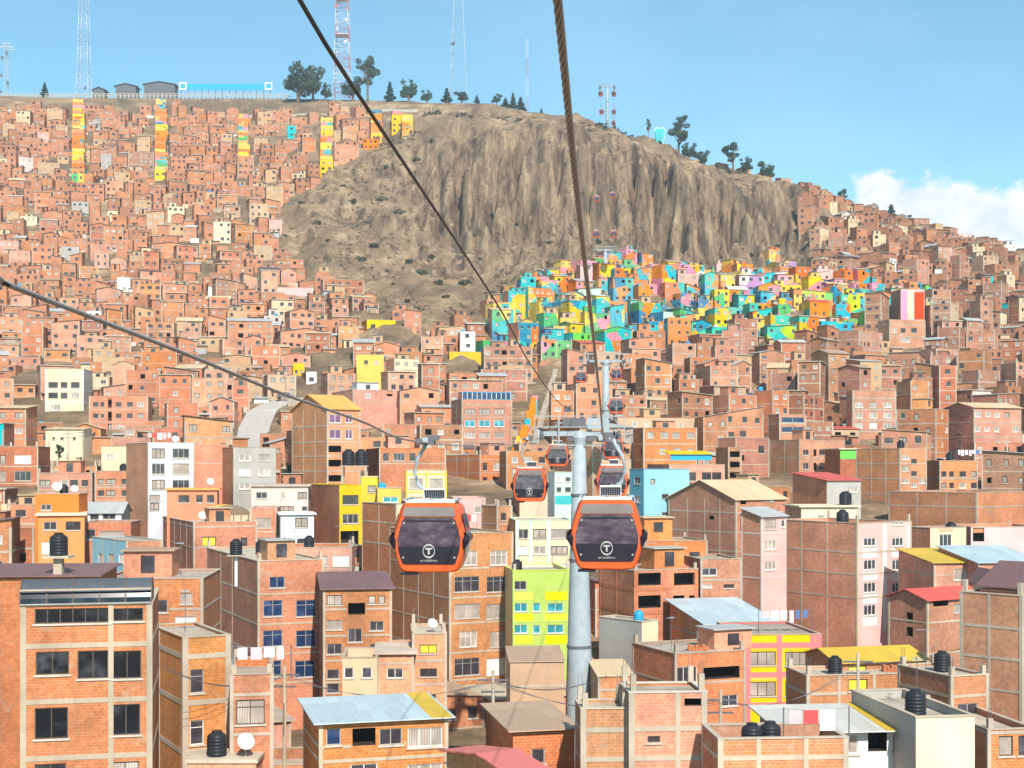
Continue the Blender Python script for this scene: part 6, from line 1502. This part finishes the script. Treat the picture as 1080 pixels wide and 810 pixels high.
for px0, px1, py, D, lab, ph_ in ((98,110,92,770,'first dark gabled pavilion roof behind the balustrade',4),(122,143,88,772,'middle dark gabled pavilion roof behind the balustrade',5),(152,184,86,772,'wide dark gabled pavilion left of the blue hoarding',6)):
    X0, X1 = (px0-CX)/F*D, (px1-CX)/F*D; zt = (HY-py)*D/F; z0 = ground(X0, D)
    pv = empty('pavilion', (X0, D, z0-.5)); tag(pv, lab, 'pavilion', 'dark gabled pavilions on the rim'); hh = zt-z0+.5-1.2; w_ = X1-X0
    g = MB(); g.box(0,w_,0,8,0,hh,'steel_d'); g.face([(0,0,hh),(w_,0,hh),(w_/2,0,hh+1.2)],'steel_d'); g.build('wall', pv)
    g = MB(); sheet(g,[(-1,8.5,hh-.2),(-1,-.6,hh-.2),(w_/2,-.6,hh+1.4),(w_/2,8.5,hh+1.4)],.15,'tin_dark'); sheet(g,[(w_+1,-.6,hh-.2),(w_+1,8.5,hh-.2),(w_/2,8.5,hh+1.404),(w_/2,-.6,hh+1.404)],.15,'tin_dark'); g.build('roof', pv)
D = 758; X0, X1 = (189-CX)/F*D, (287-CX)/F*D; zt = (HY-87)*D/F; zb = (HY-95)*D/F
hd = empty('hoarding', (X0, D, zb)); tag(hd, 'long bright blue hoarding with white end panels on the rim', 'hoarding')
g = MB(); g.box(4.0,X1-X0-4,0,.3,.3,(zt-zb)*.82,'paint_blue'); g.build('panel', hd)
for a in (0, X1-X0-3.9):
    g = MB(); g.box(a,a+3.9,-.1,.4,.2,zt-zb,'paint_white'); g.box(a+.6,a+3.3,-.13,-.104,.8,zt-zb-.6,'paint_blue'); g.build('end_panel', hd)
g = MB()
for i in range(14): x = 1+i*(X1-X0-2)/13; g.box(x-.15,x+.15,.31,.6,-5,.5,'steel_d')
g.build('support', hd)
# road along the cliff top wall
wl = empty('retaining_wall', (0,0,0)); tag(wl, 'pale low wall below the rim trees', 'wall'); g = MB(); pts = []
px = 255.0
while px < 445: X = (px-CX)/F*722; pts.append((X, 722, ground(X, 722))); px += 6
for a, b_ in zip(pts, pts[1:]): g.face([(a[0],721.5,a[2]-1),(b_[0],721.5,b_[2]-1),(b_[0],721.5,b_[2]+1.1),(a[0],721.5,a[2]+1.1)],'stone_w'); g.face([(a[0],721.5,a[2]+1.1),(b_[0],721.5,b_[2]+1.1),(b_[0],722.2,b_[2]+1.1),(a[0],722.2,a[2]+1.1)],'stone_w')
g.build('wall_face', wl)
# tooth-shaped turquoise building and its neighbours on the right skyline
p = gp(696, 655); tb = empty('tooth_shaped_sign', p, 0); tag(tb, 'turquoise tooth-shaped sign with white edges on the right skyline', 'sign')
tp = [(-2.2,4.6),(-2.5,7.6),(-1.9,8.8),(-.9,8.9),(0,8.3),(.9,8.9),(1.9,8.8),(2.5,7.6),(2.2,4.6),(1.6,.2),(1.0,0),(.55,2.6),(0,3.4),(-.55,2.6),(-1.0,0),(-1.6,.2)]
tp = [(x*.95, z*.80) for x, z in tp]
for nm, k, y0, y1, mm in (('face',1,-.02,.5,'p_turq'),('edge',1.1,.503,.8,'paint_white')):
    g = MB(); pp = [(x*k, 3.4+(z-3.4)*k) for x, z in tp]; g.face([(x,y0,z) for x, z in pp], mm); g.face([(x,y1,z) for x, z in reversed(pp)], mm)
    for (x,z),(x2,z2) in zip(pp, pp[1:]+pp[:1]): g.face([(x,y0,z),(x,y1,z),(x2,y1,z2),(x2,y0,z2)], mm)
    g.build(nm, tb)
# ------------------------------------------------------------------ sky, sun, air, camera
build_ground()
for ob in bpy.data.objects:
    pass
W = bpy.data.worlds.new('World'); sc.world = W; W.use_nodes = True
class _N: pass
nt = _N(); nt.n = W.node_tree.nodes; nt.l = W.node_tree.links
SUN = Vector((.20,-.80,.72)).normalized()
elev = math.asin(SUN.z); azim = math.atan2(SUN.x, SUN.y)
sky = nt.n.new('ShaderNodeTexSky'); sky.sky_type = 'NISHITA'; sky.sun_disc = False; sky.sun_elevation = elev; sky.sun_rotation = azim
sky.altitude = 3600; sky.air_density = 1.0; sky.dust_density = 1.6; sky.ozone_density = 1.0
tc = nt.n.new('ShaderNodeTexCoord'); sx = nt.n.new('ShaderNodeSeparateXYZ'); nt.l.new(tc.outputs['Generated'], sx.inputs[0])
yy = mathn(nt, 'MAXIMUM', sx.outputs[1], .05)
u = mathn(nt, 'DIVIDE', sx.outputs[0], yy); v = mathn(nt, 'DIVIDE', sx.outputs[2], yy)
cb = nt.n.new('ShaderNodeCombineXYZ'); nt.l.new(u, cb.inputs[0]); nt.l.new(v, cb.inputs[1])
n1 = noisen(nt, cb.outputs[0], 26, 6, .62); n2 = noisen(nt, cb.outputs[0], 70, 5, .6)
nz = mathn(nt, 'ADD', mathn(nt, 'MULTIPLY', mathn(nt,'SUBTRACT',n1,.5), .055), mathn(nt, 'MULTIPLY', mathn(nt,'SUBTRACT',n2,.5), .018))
topv = mathn(nt, 'SUBTRACT', .250, mathn(nt, 'MULTIPLY', u, .150))
d1 = mathn(nt, 'ADD', mathn(nt, 'SUBTRACT', topv, v), nz)
d2 = mathn(nt, 'ADD', mathn(nt, 'SUBTRACT', u, .240), mathn(nt,'MULTIPLY',nz,1.0))
cl = mathn(nt, 'MULTIPLY', mathn(nt, 'MULTIPLY', d1, 120, True), mathn(nt, 'MULTIPLY', d2, 90, True), True)
front = mathn(nt, 'GREATER_THAN', sx.outputs[1], .06)
cl = mathn(nt, 'MULTIPLY', cl, front)
shade = rampn(nt, mathn(nt,'ADD',mathn(nt,'MULTIPLY',n1,.75),mathn(nt,'MULTIPLY',n2,.25)), [(.34,(2.9,3.2,3.7)),(.62,(4.5,4.5,4.5))])
st = nt.n.new('ShaderNodeVectorMath'); st.operation = 'MULTIPLY'; nt.l.new(cb.outputs[0], st.inputs[0]); st.inputs[1].default_value = (3, 5, 1)
wsp = noisen(nt, st.outputs[0], 1.0, 5, .6)
wf = mathn(nt, 'MULTIPLY', mathn(nt, 'SUBTRACT', wsp, .40, True), 1.1, True)
wf = mathn(nt, 'MULTIPLY', mathn(nt, 'MULTIPLY', wf, mathn(nt, 'ADD', mathn(nt,'MULTIPLY',u,.9), .45, True)), front)
c0 = mixc(nt, wf, mixc(nt, 1, sky.outputs[0], (.58,.86,.74), 'MULTIPLY'), (3.0,4.2,4.7))
c1 = mixc(nt, mathn(nt,'MULTIPLY',cl,.94), c0, shade)
bg = nt.n['Background']; nt.l.new(c1, bg.inputs[0]); bg.inputs[1].default_value = .15
L = bpy.data.lights.new('sun', 'SUN'); L.energy = 3.7; L.angle = R_(.6); L.color = (1,.945,.87)
lo = bpy.data.objects.new('sun', L); COL.objects.link(lo); lo.rotation_euler = SUN.to_track_quat('Z', 'Y').to_euler()
if HAZE > 0:
    hb = MB(); hb.box(-1500,1500,-60,1200,-27,260,'steel'); ho = hb.build('haze'); tag(ho, kind='stuff')
    hm = bpy.data.materials.new('air'); hm.use_nodes = True; t = hm.node_tree; t.nodes.clear()
    out = t.nodes.new('ShaderNodeOutputMaterial'); pv = t.nodes.new('ShaderNodeVolumePrincipled'); pv.inputs['Color'].default_value = (.93,.95,1,1); pv.inputs['Density'].default_value = HAZE; pv.inputs['Anisotropy'].default_value = .3
    t.links.new(pv.outputs[0], out.inputs['Volume']); ho.data.materials.clear(); ho.data.materials.append(hm)
cam = bpy.data.cameras.new('camera'); cam.sensor_width = 36; cam.lens = 36*F/1080; cam.shift_y = (HY-405)/1080; cam.clip_start = .2; cam.clip_end = 20000
co = bpy.data.objects.new('camera', cam); COL.objects.link(co); co.rotation_euler = (R_(90),0,0); sc.camera = co
sc.view_settings.view_transform = 'Standard'; sc.view_settings.look = 'None'; sc.view_settings.gamma = 1; sc.view_settings.exposure = 1.0
sc.render.engine = 'CYCLES'; cy = sc.cycles; cy.max_bounces = 5; cy.diffuse_bounces = 4; cy.glossy_bounces = 2; cy.transmission_bounces = 2; cy.volume_bounces = 0; cy.caustics_reflective = False; cy.caustics_refractive = False
cy.use_denoising = True; cy.use_adaptive_sampling = True; cy.adaptive_threshold = .015; cy.sample_clamp_indirect = 6
